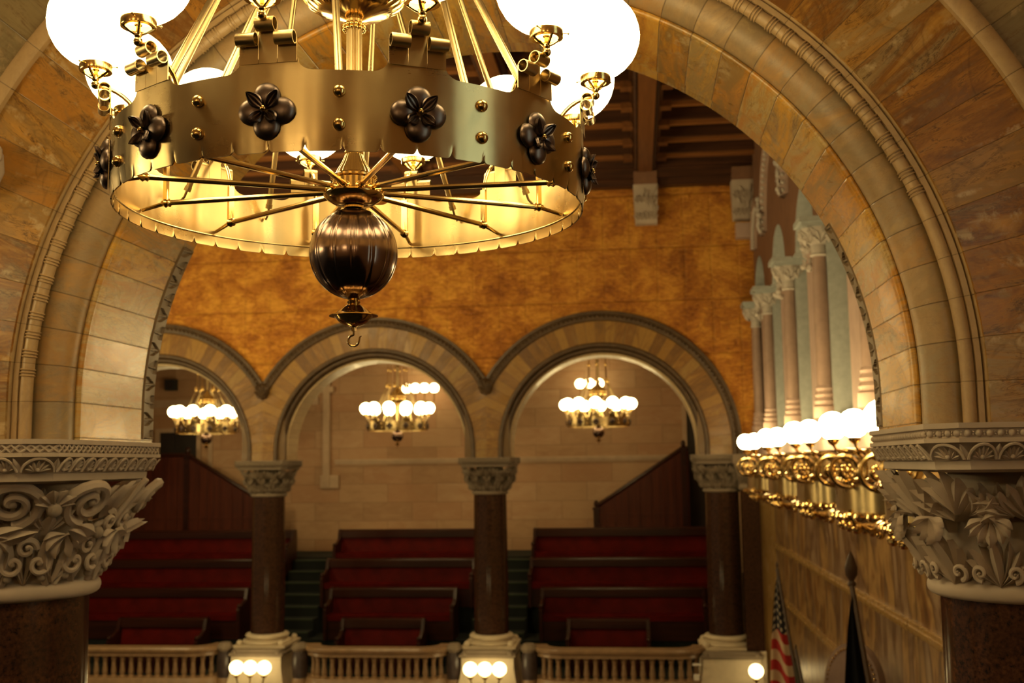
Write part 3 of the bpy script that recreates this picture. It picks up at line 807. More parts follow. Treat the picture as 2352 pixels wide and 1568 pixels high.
def pedestal(X, label, x0=-.44, x1=.44, top=-3.1):
    t = thing('pedestal', (X, 18.9, -4.2), label, 'pedestal', 'cream stone pedestals under the far columns')
    b = MB()
    def ring(g, z): return [(x0 - g, -.32 - g, z), (x1 + g, -.32 - g, z), (x1 + g, .7, z), (x0 - g, .7, z)]
    k = 4.2
    loft(b, [ring(.07, 0), ring(.07, .3), ring(.06, .52), ring(.025, .66), ring(0, .82), ring(0, .98)])
    b.build('block', M['ivory'], t, smooth=20)
    b = MB(); loft(b, [ring(.0, .98), ring(.035, 1.0), ring(.035, 1.03), ring(0.0, 1.06), ring(-.02, 1.1)])
    for e in (x0 + .05, x1 - .05): b.sphere((e, -.32, 1.045), .05, 10, 6)
    b.build('cap_moulding', M['capfar'], t, smooth=20)
pedestal(XA, 'cream stone pedestal under the column left of centre, behind three lit globes')
pedestal(XB, 'cream stone pedestal under the column right of centre, behind three lit globes')
pedestal(XC - .02, 'cream stone pedestal under the corner column beside the window wall', -.42, .52)
def drum(X, label):
    t = thing('marble_drum', (X, 18.72, -3.8), label, 'drum', 'dark marble drums beside the pedestals')
    MB().lathe([(.125, .22), (.135, .35), (.14, .45), (.13, .58), (.115, .66)], 24).build('body', M['drum'], t)
    MB().lathe([(.11, .66), (.13, .68), (.15, .72), (.12, .76), (.09, .8)], 24).build('carved_cap', M['capfar'], t)
    MB().lathe([(.13, 0), (.13, .18), (.115, .22)], 24).build('foot', M['railstone'], t)
for X, l in ((-7.18, 'left of the pedestal left of centre'), (-5.85, 'right of the pedestal left of centre'), (-3.16, 'left of the pedestal right of centre'), (-1.89, 'right of the pedestal right of centre')):
    drum(X, 'dark polished marble drum standing ' + l)
for (x, z, w, h), l in (((.87, -3.27, .07, .035), 'upper of two small white cards on the balustrade end beside the corner pedestal'), ((.86, -3.47, .045, .10), 'lower of two small white cards on the balustrade end beside the corner pedestal')):
    MB().box(-w, w, -.006, .006, -h / 2, h / 2).build('card', M['paper'], None, (x, 18.4, z), label=l, cat='card', group='small white cards at the corner')

GLOBE = .118
def globe_mb(r=GLOBE, n=24, k=14):
    return MB().lathe([(max(.0005, r * sin(pi * i / k)), -r * .97 * cos(pi * i / k)) for i in range(k + 1)], n, cap=False)
def pedestal_lamp(X, n, label):
    t = thing('globe_lamp', (X, 18.2, -4.3), label, 'lamp', 'globe lamps before the pedestals')
    for i in range(n):
        x = (i - (n - 1) / 2) * .24
        globe_mb(.118, 20, 12).build('globe', M['globeped'], t, (x, 0, .97), fix=False)
        MB().lathe([(.02, .80), (.045, .82), (.05, .85), (.02, .855)], 14, (x, 0, 0)).build('holder', M['brass'], t)
        MB().tube([(x, 0, .82), (x * .9, 0, .7), (x * .3, 0, .55), (0, 0, .5)], .013, 8).build('arm', M['brass'], t)
    MB().lathe([(.12, 0), (.12, .03), (.04, .06), (.022, .1), (.022, .5), (.04, .53), (.001, .56)], 16).build('stem', M['brass'], t)
pedestal_lamp(-6.54, 3, 'row of three lit globes before the pedestal left of centre')
pedestal_lamp(-2.57, 3, 'row of three lit globes before the pedestal right of centre')
pedestal_lamp(1.79, 1, 'single lit globe lamp before the corner pedestal beside the flag')

# ------------------------------------------------------------------ chandelier
RR = .61; HB = .1745; ROT = radians(-2.5)
def dirv(a, r, z):           # angle measured from the camera side, positive to the right
    return Vector((r * sin(a), -r * cos(a), z))
def make_chandelier(label):
    t = thing('chandelier', (-.7287, 2.7746, .6582), label, 'chandelier', 'brass globe chandeliers')
    # band
    N = 1440; b = MB(); outer = []; inner = []
    def ztop(a):
        x = ((a - ROT + pi / 12) % (pi / 6)) - pi / 12       # offset from the nearest crest
        s_ = abs(x) * RR
        if s_ < .064: return .202
        if s_ < .10:
            q = (s_ - .064) / .036; return HB + (.202 - HB) * (1 - sqrt(max(0, 1 - (1 - q) ** 2)))
        return HB
    def zbot(a):
        x = ((a - ROT + pi / 48) % (pi / 24)) - pi / 48
        s_ = abs(x) * RR
        if s_ < .0022: return .0145
        if s_ < .0105: return .008 * (1 - (s_ - .0022) / .0083) ** 2
        return 0.0
    for i in range(N):
        a = 2 * pi * i / N + ROT
        zb, zt = zbot(a), ztop(a)
        zs = [zb, .018, .03, .09, .15, zt]
        rs = [RR - .004, RR - .002, RR, RR, RR, RR]
        outer.append([dirv(a, r, z) for r, z in zip(rs, zs)])
        inner.append([dirv(a, r - .004 - (.004 if .02 < z < .04 else 0), z) for r, z in zip(rs, zs)])
    b.grid(outer, closed_u=True); b.grid(inner, closed_u=True)
    b.grid([[o[0], i_[0]] for o, i_ in zip(outer, inner)], closed_u=True); b.grid([[o[-1], i_[-1]] for o, i_ in zip(outer, inner)], closed_u=True)
    b.build('band', M['brassband'], t)
    MB().tube([dirv(2 * pi * k / 96, RR - .0075, .032) for k in range(96)], .0028, 6, closed=True).build('rim_bead', M['brassband'], t)
    # master parts, drawn at angle zero (towards the camera), then copied round
    def strip(x0, x1, z0, zc, r, turn=1.05):
        m = MB()
        path = [(0, z0), (0, (z0 + zc) / 2)]
        for i in range(25):
            a = 2 * pi * turn * i / 24; rr = r * (1 - .14 * i / 24)
            path.append((-r + rr * cos(a), zc + rr * sin(a)))
        nr = []
        for i in range(len(path)):
            a_, b_ = path[max(0, i - 1)], path[min(len(path) - 1, i + 1)]; dx, dz = b_[0] - a_[0], b_[1] - a_[1]; L = hypot(dx, dz)
            nr.append((-dz / L, dx / L))
        sec = [[(x, -RR + y + nn[0] * h, z + nn[1] * h) for x, h in ((x0, 0), (x1, 0), (x1, .0022), (x0, .0022))] for (y, z), nn in zip(path, nr)]
        m.grid(sec, closed_v=True); m.f.append((0, 1, 2, 3)); o = 4 * (len(sec) - 1); m.f.append((o, o + 1, o + 2, o + 3)); m.mi += [0, 0]
        return m
    crest = MB()
    crest.merge(strip(-.0635, -.0215, .192, .240, .0158)); crest.merge(strip(.0215, .0635, .192, .240, .0158)); crest.merge(strip(-.0205, .0205, .192, .272, .0165))
    crest0 = crest.build('crest', M['brassband'], t, fix=False)
    # rosette
    pet = MB()
    for k in range(4):
        a = pi / 2 * k; cx, cz = .0335 * sin(a), .0335 * cos(a)
        pet.merge(MB().sphere((0, 0, 0), .0285, 18, 12), lambda p, a=a, cx=cx, cz=cz: Vector((cx + (p.x * 1.02 * cos(a) + p.z * 1.0 * sin(a)), -RR - .002 + min(p.y, .002) * .62 - .002, .086 + cz + (-p.x * 1.02 * sin(a) + p.z * 1.0 * cos(a)))))
    def leaf(a, L=.036, w=.0125):
        m = MB(); rows = []
        for i in range(9):
            q = i / 8; ww = w * sin(pi * min(1, .06 + .94 * q)) ** .8 + .0006; d = .008 + L * q; y = -RR - .020 - .014 * q ** 1.5
            row = []
            for e in (-1, -.8, -.45, -.2, 0, .2, .45, .8, 1):
                hh = [.0, .003, -.004, -.004, .002, -.004, -.004, .003, .0][[-1, -.8, -.45, -.2, 0, .2, .45, .8, 1].index(e)]
                x = e * ww; row.append((d * sin(a) + x * cos(a), y - hh - .004 * (1 - abs(e)) * 0, .086 + d * cos(a) - x * sin(a)))
            rows.append(row)
        m.grid(rows); m.grid([[(x, y + .004, z) for x, y, z in r] for r in rows]); return m
    ros0 = pet.build('rosette', M['bronze'], t)
    lf = MB()
    for k in range(4): lf.merge(leaf(pi / 4 + pi / 2 * k, *((.040, .0135) if k in (0, 3) else (.033, .0125))))
    lf0 = lf.build('leaf_spray', M['bronze'], ros0)
    bd0 = MB().sphere((0, -RR - .026, .086), .0065, 14, 10).build('bead', M['brass'], ros0)
    def riv():
        m = MB()
        for z in (.126, .053): m.sphere((0, -RR - .001, z), .0135, 18, 12)
        return m
    r0 = MB().sphere((0, -RR - .002, .127), .0138, 18, 12).tr(lambda p: Vector((p.x, min(p.y, -RR + .002), p.z))).build('rivet', M['brass'], t)
    r1 = MB().sphere((0, -RR - .002, .055), .0138, 18, 12).tr(lambda p: Vector((p.x, min(p.y, -RR + .002), p.z))).build('rivet', M['brass'], t)
    # spoke
    sp_ = MB(); sp_.tube([(0, -.07, .066), (0, -.53, .062)], .0072, 10); sp_.tube([(0, -.53, .062), (0, -.60, .045)], [.0062, .005], 8)
    sp_.lathe([(.0072, -.014), (.012, -.01), (.009, -.004), (.013, .002), (.009, .008), (.0062, .014)], 12).v
    k0 = len(sp_.v) - 12 * 6
    for i in range(k0, len(sp_.v)):
        x, y, z = sp_.v[i]; sp_.v[i] = (x, -.53 - z, .062 + y)
    s0 = sp_.build('spoke', M['brass'], t)
    # arm: rises from the collar, curves out, ends in a ball
    arm = [(0, -.53, .07), (0, -.534, .12), (0, -.537, .17)]
    for i in range(1, 11):
        a = pi / 2 * i / 10; arm.append((0, -.537 - .108 * (1 - cos(a)), .17 + .112 * sin(a)))
    am = MB(); am.tube(arm, .0055, 10)
    am.box(-.009, .009, -.536, -.527, .07, .17)
    a0 = am.build('arm', M['brass'], t)
    hm = MB(); hm.sphere((0, -.647, .284), .0105, 16, 10)
    hm.lathe([(.006, .293), (.0085, .296), (.0085, .301), (.005, .304), (.005, .318), (.009, .321), (.009, .327), (.002, .328)], 14, (0, -.647, 0))
    for k in range(4):
        a = pi / 2 * k + .5
        hm.tube([(0 + .006 * sin(a), -.647 + .006 * cos(a), .300), (.018 * sin(a), -.647 + .018 * cos(a), .307), (.033 * sin(a), -.647 + .033 * cos(a), .319)], .0035, 6)
    hm.lathe([(.028, .317), (.0385, .317), (.0395, .320), (.0395, .336), (.0375, .338), (.0365, .322), (.028, .321), (.028, .317)], 32, (0, -.647, 0), cap=False)
    for k in range(3):
        a = 2 * pi * k / 3 + .3
        c = Vector((0, -.647, .329)); e = Vector((sin(a), cos(a), 0))
        hm.tube([c + e * .036, c + e * .050], .0012, 6); hm.sphere(c + e * .051, .0026, 8, 6)
    h0 = hm.build('globe_holder', M['brass'], t)
    g0 = globe_mb(GLOBE, 28, 16).build('globe', M['globe'], t, (0, -.647, .442), fix=False)
    # hanging rod
    rd = MB()
    da = radians(15)
    def rodpath(sg):
        p0 = Vector((0, -.575, .118)); A = sg * da
        p1 = dirv(A, .215, .885); return p0, p1
    rods = []
    for sg in (1, -1):
        m = MB(); p0, p1 = rodpath(sg); d = (p0 - p1).normalized(); e0 = p0 - d * .03
        m.tube([p1, e0], .0085, 12); m.tube([e0 + d * -.002, e0 + d * .012], .0105, 10)
        m.tube([e0 + d * .01, p0, Vector((0, -.592, .105)), Vector((0, -.600, .112))], .0035, 8)
        rods.append(m.build('hanging_rod', M['brassband'], t))
    first = {'done': set()}
    def around(o, angs):
        for i, a in enumerate(angs):
            c = o if i == 0 else dup(o, parent=t)
            if o is g0:
                c.location = dirv(a, .647, .442)
            else: c.rotation_euler = (0, 0, a)
    A12 = [ROT + pi / 6 * k for k in range(12)]; B12 = [a + pi / 12 - radians(.7) for a in A12]
    for o in (crest0, ros0, s0, a0, h0, g0): around(o, A12)
    for o in (r0, r1): around(o, B12)
    around(rods[0], B12[1::2]); around(rods[1], B12[0::2])
    # hub, column, bowl, ball, finial, hook
    m = MB(); m.lathe([(.022, .028), (.05, .03), (.07, .042), (.08, .052), (.081, .056), (.078, .06), (.062, .062), (.056, .068), (.056, .096), (.062, .100), (.062, .105), (.05, .112)], 40)
    for a in A12: m.sphere(dirv(a, .068, .066), .0115, 10, 8)
    m.build('hub', M['brass'], t)
    MB().lathe([(.05, .108), (.045, .122), (.034, .14), (.026, .158), (.0235, .166), (.0255, .169), (.0255, .173), (.022, .176)], 48, flute=24, fa=.05).build('column_foot', M['brass'], t)
    m = MB(); m.lathe([(.021, .174), (.021, .54)], 48, flute=16, fa=.12)
    m.lathe([(.016, .86), (.016, 1.25), (.03, 1.27), (.03, 1.30), (.012, 1.33), (.012, 2.06)], 24)
    m.build('column', M['brassband'], t)
    m = MB()
    for z, rr in ((.522, .026), (.512, .0265)):
        for k in range(14): m.sphere(dirv(2 * pi * k / 14, rr, z), .006, 8, 6)
    m.build('beaded_collar', M['brass'], t)
    m = MB(); m.lathe([(.022, .538), (.05, .548), (.09, .560), (.125, .580), (.15, .61), (.163, .65), (.166, .68), (.158, .70)], 64, flute=32, fa=.06)
    m.lathe([(.158, .70), (.15, .73), (.12, .765), (.08, .79), (.05, .82), (.035, .86), (.02, .88)], 48)
    m.build('bowl', M['brass'], t)
    m = MB()
    for z, rr, q in ((.645, .162, .017), (.695, .163, .019)):
        for k in range(22): m.sphere(dirv(2 * pi * k / 22, rr, z), q, 8, 6)
    m.build('bowl_beads', M['brass'], t)
    for k in range(6):
        a = B12[0] - pi / 12 + pi / 3 * k + pi / 6
        a = B12[1] + pi / 12 + pi / 3 * k
        m = MB(); m.sphere(dirv(a, .215, .895), .034, 14, 10); m.lathe([(.02, .92), (.03, .93), (.012, .95)], 12, dirv(a, .215, 0))
        m.tube([dirv(a, .2, .93), dirv(a, .19, 1.21)], .007, 8); m.sphere(dirv(a, .19, 1.22), .024, 12, 8); m.tube([dirv(a, .19, 1.22), dirv(a, .17, 2.06)], .005, 6)
        m.build('suspension', M['brass'], t)
    m = MB(); m.lathe([(.30, 2.03), (.30, 2.06)], 32); m.lathe([(.05, 1.95), (.22, 2.0), (.30, 2.035)], 32); m.build('ceiling_rose', M['brassdark'], t)
    MB().lathe([(.014, .03), (.026, .026), (.026, .02), (.014, .014)], 24).build('ball_collar', M['brass'], t)
    MB().lathe([(max(.001, .116 * sin(pi * i / 28)), -.102 - .121 * cos(pi * i / 28)) for i in range(29)], 224, flute=14, fa=.022, cap=False, fp=26).build('ball', M['bronze2'], t)
    m = MB(); m.lathe([(.014, -.22), (.017, -.223), (.013, -.227), (.018, -.231), (.015, -.236), (.019, -.239), (.026, -.243), (.036, -.251), (.045, -.259), (.052, -.263), (.0635, -.266), (.064, -.268), (.05, -.2685), (.047, -.272), (.042, -.279), (.031, -.288), (.016, -.295), (.007, -.298), (.0055, -.308)], 40)
    m.build('bell_finial', M['brass'], t)
    hk = [(.0, 0, -.300), (.0, 0, -.318)] + [(-.0145 * sin(a) * 1.0, 0, -.3325 + .0145 * cos(a)) for a in [radians(10 + 250 * i / 14) for i in range(15)]] + [(.0165, 0, -.324), (.021, 0, -.3205)]
    MB().tube(hk, [.003] * (len(hk) - 2) + [.0024, .0012], 8).build('hook', M['brassdark'], t)
    return t
ch = make_chandelier('large brass crown chandelier with dark rosettes in the foreground, nearest the camera')
CH3 = Vector((-.74, 21.55, .70)); 
dup(ch, CH3, 'small brass chandelier hanging inside the far right arch', group='brass globe chandeliers')
dup(ch, (-4.755, 21.55, .69), 'small brass chandelier hanging inside the far middle arch', group='brass globe chandeliers')
dup(ch, (-8.73, 21.55, .70), 'small brass chandelier hanging inside the far left arch', group='brass globe chandeliers')

# ------------------------------------------------------------------ wall lamps on the gallery back wall
def wall_lamp(X, n, label, zc=1.74):
    t = thing('wall_sconce', (X, 25, zc - .45), label, 'lamp', 'globe lamps on the gallery back wall')
    for i in range(n):
        x = (i - (n - 1) / 2) * .21; y = -.55 - .1 * (1 - abs(i - (n - 1) / 2) / max(1, (n - 1) / 2))
        globe_mb(.115, 14, 9).build('globe', M['globefar'], t, (x, y, .45), fix=False)
        MB().lathe([(.02, .31), (.045, .33), (.04, .345)], 12, (x, y, 0)).build('holder', M['brass'], t)
        MB().tube([(x, y, .32), (x, y, .15), (x * .6, y * .6, .03), (0, -.02, .05)], .011, 8).build('arm', M['brass'], t)
    MB().box(-.08, .08, -.03, 0, -.15, .2).build('back_plate', M['brassdark'], t)
wall_lamp(-4.86, 4, 'lit globe wall lamp on the gallery wall behind the middle far chandelier')
wall_lamp(-1.02, 3, 'lit globe wall lamp on the gallery wall behind the right far chandelier', 1.76)

# ------------------------------------------------------------------ chamber ceiling
b = MB(); b.box(-16, 2.1, 4.74, FY + .1, 5.42, 5.5)
y = FY - .62
while y > 5:
    b.box(-16, 2.1, y - .11, y + .11, 5.16, 5.42); b.box(-16, 2.1, y - .05, y + .05, 5.1, 5.16, m=1)
    b.box(-16, 2.1, y + .2, y + .26, 5.33, 5.42); b.box(-16, 2.1, y - .26, y - .2, 5.33, 5.42)
    y -= .90
b.build('ceiling', [M['oak'], M['oaklip']], kind='structure', smooth=0)
b = MB(); b.box(-16, 2.1, FY - .18, FY + .04, 4.74, 4.86); b.box(-16, 2.1, FY - .3, FY + .04, 4.86, 5.02); b.box(-16, 2.1, FY - .4, FY + .04, 5.02, 5.2); b.box(-16, 2.1, FY - .22, FY + .04, 5.2, 5.42)
b.build('trim_4', M['oak'], kind='structure', smooth=0)
beam0 = None
for i, X in enumerate((.26, -1.74, -3.74, -5.74, -7.74)):
    lab = ['oak ceiling beam in the open gap right of the chandelier', 'oak ceiling beam seen through the chandelier rods on the right', 'oak ceiling beam farthest left, glimpsed under the chandelier band', 'oak ceiling beam above the left near arch haunch', 'outermost oak ceiling beam, over the hidden left chamber'][i]
    if X < -4: continue
    t = thing('ceiling_beam', (X, 11.7, 4.95), lab, 'beam', 'oak beams of the chamber ceiling')
    MB().box(-.12, .12, -6.9, 7.05, 0, .5).build('timber', M['oakbeam'], t, smooth=0)
    b = MB()
    for e in (-1, 1):
        b.box(e * .15 - .035, e * .15 + .035, -6.9, 7.05, .08, .5); b.box(e * .205 - .03, e * .205 + .03, -6.9, 7.05, .2, .5)
        for k in range(90): b.sphere((e * .152, 7.0 - .1 * k, .075), .03, 6, 4)
    b.build('carved_edge', M['oak'], t, smooth=0)
    b = MB(); y = FY - .62
    for k in range(14):
        for e in (-1, 1): b.box(min(e * .2, e * .36), max(e * .2, e * .36), y - .9 * k - 11.7 - .1, y - .9 * k - 11.7 + .1, .12, .24)
    b.build('joist_end', M['oakbeam'], t, smooth=0)
def corbel(X, y0, label, block=False):
    t = thing('corbel', (X, y0, 4.08), label, 'corbel', 'carved stone corbels under the beams')
    b = MB(); rows = [[(-.19, 0, .0), (.19, 0, 0)], [(-.19, -.1, .02), (.19, -.1, .02)], [(-.19, -.14, .1), (.19, -.14, .1)], [(-.2, -.2, .35), (.2, -.2, .35)], [(-.21, -.3, .6), (.21, -.3, .6)], [(-.21, -.3, .66), (.21, -.3, .66)]]
    b.grid(rows)
    for e in (-1, 1): b.add([(e * .19, 0, 0), (e * .19, -.1, .02), (e * .19, -.14, .1), (e * .2, -.2, .35), (e * .21, -.3, .6), (e * .21, -.3, .66), (e * .21, 0, .66)], [tuple(range(7))])
    b.build('body', M['cap'], t, smooth=25)
    b = MB()
    def f(u, v, h): return (u, -.11 - .19 * max(0, v / .6) ** 1.3 - h, v)
    rnd = random.Random(int(X * 100))
    for k in range(14):
        u = rnd.uniform(-.15, .15); v = rnd.uniform(.06, .5); a = rnd.uniform(.5, 2.6)
        b.tube([f(u + .03 * sin(3 * q) + .16 * q * cos(a) * .6, v + .14 * q, .012 + .012 * sin(pi * q)) for q in [j / 6 for j in range(7)]], .012, 5)
    for k in range(10):
        fan(b, f, (-.14 + .07 * (k % 5), .08 + .28 * (k // 5)), .13, 1.6, 4, .016, .006, .03)
    b.build('foliage_carving', M['cap'], t)
    MB().box(-.2, .2, -.33, 0, .66, .88).build('top_block', M['winbrown'], t)
    if block: MB().box(-.15, .15, -.2, 0, -.32, -.06).build('lower_block', M['pink'], t)
corbel(.26, FY, 'carved stone corbel under the beam on the gold wall, right of the chandelier')
corbel(1.92, FY - .05, 'carved stone corbel in the corner of gold wall and window wall', True)

# ------------------------------------------------------------------ right wall: onyx below, window arcade above
b = MB(); b.grid([[(2.25, 4.7, -8.9), (2.25, 4.7, .1)], [(2.25, FY + .1, -8.9), (2.25, FY + .1, .1)]]); b.build('wall_right', M['onyx'], kind='structure')
b = MB(); b.grid([[(2.0, GY - .02, -4), (2.0, GY - .02, .1)], [(2.24, GY - .02, -4), (2.24, GY - .02, .1)]]); 
b.box(2.0, 2.03, GY - .06, GY, -4, .1); b.box(2.20, 2.25, GY - .06, GY, -4, .1); b.build('wall_far_jamb', M['onyxtrim'], kind='structure')
b = MB()
for z in (-1.39, -2.2): b.box(2.21, 2.26, 4.8, FY, z - .045, z + .045); b.box(2.195, 2.23, 4.8, FY, z - .012, z + .012)
b.build('trim_5', M['onyxtrim'], kind='structure')
b = MB(); b.box(2.02, 3.2, 4.75, FY + .05, .1, .22); b.box(2.06, 3.2, 4.75, FY + .05, .22, .45); b.build('trim_6', M['pink'], kind='structure')
WX = 2.07; WC = [17.0, 14.6, 12.2, 9.8, 7.4]; WSP = 2.4; WZ = 2.62
# arcade wall with round-headed openings (plane x = WX, thickness .3)
b = MB()
edges = [FY + .05 + .0] + WC
bays = [(y + .0, y + WSP) for y in WC]            # bay i: from column y (near) to y+2.4 (far)
for y0, y1 in bays:
    yc = (y0 + y1) / 2 - .1; r = .72
    rows_f = []; rows_b = []
    ys = [y0 + (y1 - y0) * i / 40 for i in range(41)]
    for y in ys:
        d = abs(y - yc); z = WZ + sqrt(r * r - d * d) if d < r else WZ
        if y > FY + .04: continue
        rows_f.append([(WX, y, z), (WX, y, 5.42)]); rows_b.append([(WX, y, z), (WX + .5, y, z)])
    b.grid(rows_f); b.grid(rows_b, m=1)
b.build('wall_windows', [M['winbrown'], M['wingrey']], kind='structure', smooth=30)
b = MB(); c = MB(); d = MB()
for i, y in enumerate(WC):
    c.box(WX - .01, WX + .5, y + .14, y + .95, .45, WZ); d.box(WX + .05, WX + .5, y - .12, y + .14, .45, WZ)
c.build('wall_window_piers', M['pink'], kind='structure'); d.build('wall_window_reveals', M['wingrey'], kind='structure')
for i, y in enumerate(WC[:4]):
    b = MB(); b.box(WX + .5, WX + .54, y + .6, min(y + WSP, FY), .45, 4.2)
    w = b.build('window_%d' % (i + 1), M['pane'], kind='structure')
    f = MB()
    for yy in (y + .9, y + 1.3, y + 1.7): f.box(WX + .46, WX + .5, yy - .03, yy + .03, .45, 3.4)
    for zz in (1.3, 2.2, 3.1): f.box(WX + .46, WX + .5, y + .6, min(y + WSP, FY) - .05, zz - .025, zz + .025)
    f.build('window_frame', M['winbrown'], w)
b = MB(); b.grid([[(WX + .6, 4.7, .1), (WX + .6, 4.7, 5.4)], [(WX + .6, FY, .1), (WX + .6, FY, 5.4)]]); b.build('wall_window_backing', M['wingrey'], kind='structure')
def win_label(y0, y1, label):
    yc = (y0 + y1) / 2; r = (y1 - y0) / 2
    t = thing('label_arch', (WX, yc, 3.5), label, 'arch', 'dentilled hood mouldings of the window wall')
    rows = []
    for i in range(33):
        a = pi * i / 32; rows.append([(g, R * cos(a), R * sin(a) * 1.05) for R, g in ((r, .0), (r - .01, -.09), (r - .07, -.1), (r - .10, -.06), (r - .15, -.03), (r - .16, 0))])
    m = MB(); m.grid(rows); m.build('hood', M['winshaft'], t)
    m = MB()
    for i in range(34):
        a = pi * (i + .5) / 34; m.sphere((-.06, (r - .12) * cos(a), (r - .12) * sin(a) * 1.05), .03, 6, 5)
    m.build('dentil_band', M['capwin'], t)
for i, y in enumerate(WC[:3]):
    if i == 0: win_label(y + .1, y + 1.42, 'dentilled stone hood arch in the corner above the farthest window')
    else: win_label(y, y + WSP, ['', 'dentilled stone hood arch rising above the second window from the corner', 'dentilled stone hood arch above the third window from the corner, behind the near arch'][i])
def win_column(y, label):
    t = thing('window_column', (WX - .02, y, .45), label, 'column', 'slender columns between the windows')
    MB().lathe([(.082, .35), (.084, 1.2), (.075, 1.77)], 24).build('shaft', M['winshaft'], t)
    MB().lathe([(.13, 0), (.13, .12), (.10, .14), (.12, .18), (.095, .22), (.11, .25), (.09, .29), (.1, .32), (.083, .35)], 24).build('base', M['pink'], t)
    m = MB(); m.lathe([(.075, 1.77), (.1, 1.79), (.085, 1.81), (.085, 1.9), (.11, 1.92), (.15, 1.96), (.19, 2.02), (.2, 2.08)], 24)
    for k in range(8):
        f = lambda s, z, h, k=k: ((.13 + .07 * max(0, (z - 1.9) / .18) + h) * cos(s / .16 + k * pi / 4), (.13 + .07 * max(0, (z - 1.9) / .18) + h) * sin(s / .16 + k * pi / 4), z)
        fan(m, f, (0, 1.9), .15, 1.6, 4, .018, .006, .03)
        spiral(m, f, (.03, 2.03), .03, 1.2, .01, .02)
    m.build('capital', M['capwin'], t)
    m = MB(); m.box(-.2, .3, -.2, .2, 2.08, 2.13); m.box(-.23, .3, -.23, .23, 2.13, 2.19); m.build('abacus', M['wingrey'], t)
for y, l in ((18.65, 'slender sandstone column against the gold wall in the far corner'), (17.0, 'second slender sandstone column from the gold wall, in the window wall'),
             (14.6, 'third slender sandstone column from the gold wall, in the window wall'), (12.2, 'tall slender sandstone column with the largest visible white capital, in the window wall'), (9.8, 'slender sandstone column half hidden behind the near right arch')):
    win_column(y, l)
for y, z, l in ((16.9, 3.75, 'carved leaf cluster between the first two hood arches of the window wall'), (14.55, 3.75, 'carved leaf cluster between hood arches, half behind the near arch')):
    b = MB()
    for k in range(16):
        a = random.uniform(0, 6.28); q = random.uniform(0, .1); b.sphere((-.06 - random.uniform(0, .06), q * cos(a), -.25 + .5 * random.random() + q * sin(a)), random.uniform(.03, .055), 8, 6)
    for k in range(4): fan(b, lambda u, v, h: (-.08 - h, u, v), (0, -.25 + .12 * k), .12, 2.0, 5, .02, 0, .05)
    b.build('leaf_cluster', M['capwin'], None, (WX, y, z), label=l, cat='carving', group='leaf clusters of the window wall')
for y, z, l in ((16.6, 2.45, 'smallest'), (14.2, 2.45, 'middle'), (11.85, 2.45, 'largest')):
    b = MB()
    for k in range(14): b.sphere((-.1 + random.uniform(-.09, .06), random.uniform(-.06, .06), random.uniform(-.3, .18)), random.uniform(.03, .05), 8, 6)
    for k in range(5): fan(b, lambda u, v, h: (-.12 - h, u * .6, v), (0, -.28 + .1 * k), .11, 2.0, 4, .018, 0, .05)
    b.build('leaf_corbel', M['capwin'], None, (WX + .04, y + .75, z), label='carved leaf corbel beside a window column capital, %s of three' % l, cat='carving', group='leaf corbels beside the window capitals')

# ------------------------------------------------------------------ sconces on the right wall
def sconce(y, label):
    t = thing('wall_sconce', (2.1, y, -.6), label, 'lamp', 'scrolled brass globe sconces on the right wall')
    cx = -.45; cz = .52
    for dx, dy in ((-.48, 0), (-.40, .48), (-.40, -.48), (-.2, .8), (-.2, -.8)):
        if abs(dy) > .7: continue
        globe_mb(.118, 14, 9).build('globe', M['globewall'], t, (dx, dy, .88), fix=False)
        MB().lathe([(.015, .72), (.045, .745), (.05, .77), (.03, .775)], 16, (dx, dy, 0)).build('holder', M['brass'], t)
        MB().tube([(dx, dy, .73), (dx + .02, dy * .95, .68), (dx + .1, dy * .7, .66)], .012, 8).build('arm', M['brass'], t)
    MB().tube([(-.33, -.6, .665), (-.38, 0, .68), (-.33, .6, .665)], .016, 8).build('cross_bar', M['brass'], t)
    for e in (-.34, .34):
        m = MB(); P = []
        for i in range(49):
            a = pi * .35 - 2 * pi * 1.9 * i / 48; r = .145 * (1 - i / 48) ** .8 + .02
            P.append((cx + r * cos(a), cz + r * sin(a)))
        P = [(-.02, .58), (-.2, .66), (cx + .1, cz + .145)] + P
        m.tube([(x, e, z) for x, z in P], [.020] * (len(P) - 20) + [.020 - .0005 * i for i in range(20)], 8)
        m.build('scroll', M['brassdark'], t, fix=False)
        m = MB()
        for k in range(6):
            a = 2 * pi * k / 6; m.sphere((cx + .04 * cos(a), e - .045, cz - .01 + .04 * sin(a)), .016, 8, 6)
        m.sphere((cx, e - .05, cz - .01), .026, 10, 8); m.build('flower', M['brass'], t)
    m = MB(); rows = []
    for i in range(25):
        a = pi * (i / 24) ; rows.append([(-.05 - .42 * sin(a), -.62 * cos(a), z) for z in (.16, .2, .38, .42)])
    m.grid(rows); m.build('band', M['brassband'], t)
    for z, r0 in ((.145, .030), (.425, .022)):
        path = [(-.05 - .45 * sin(pi * i / 104), -.65 * cos(pi * i / 104), z) for i in range(105)]
        MB().tube(path, [.010 + r0 * abs(sin(pi * i / 8)) for i in range(105)], 8).build('bead_moulding', M['brass'], t)
    for e in (-.3, 0, .3):
        m = MB(); m.tube([(-.42, e, .2), (-.4, e, .1), (-.28, e, .03), (-.12, e, .05), (-.02, e, .12)], .022, 8); m.sphere((-.38, e, .05), .045, 10, 8); m.sphere((-.2, e, .0), .035, 10, 8)
        m.build('bracket', M['brass'], t)
    MB().box(-.03, .14, -.35, .35, .02, .62).build('back_plate', M['brassdark'], t)
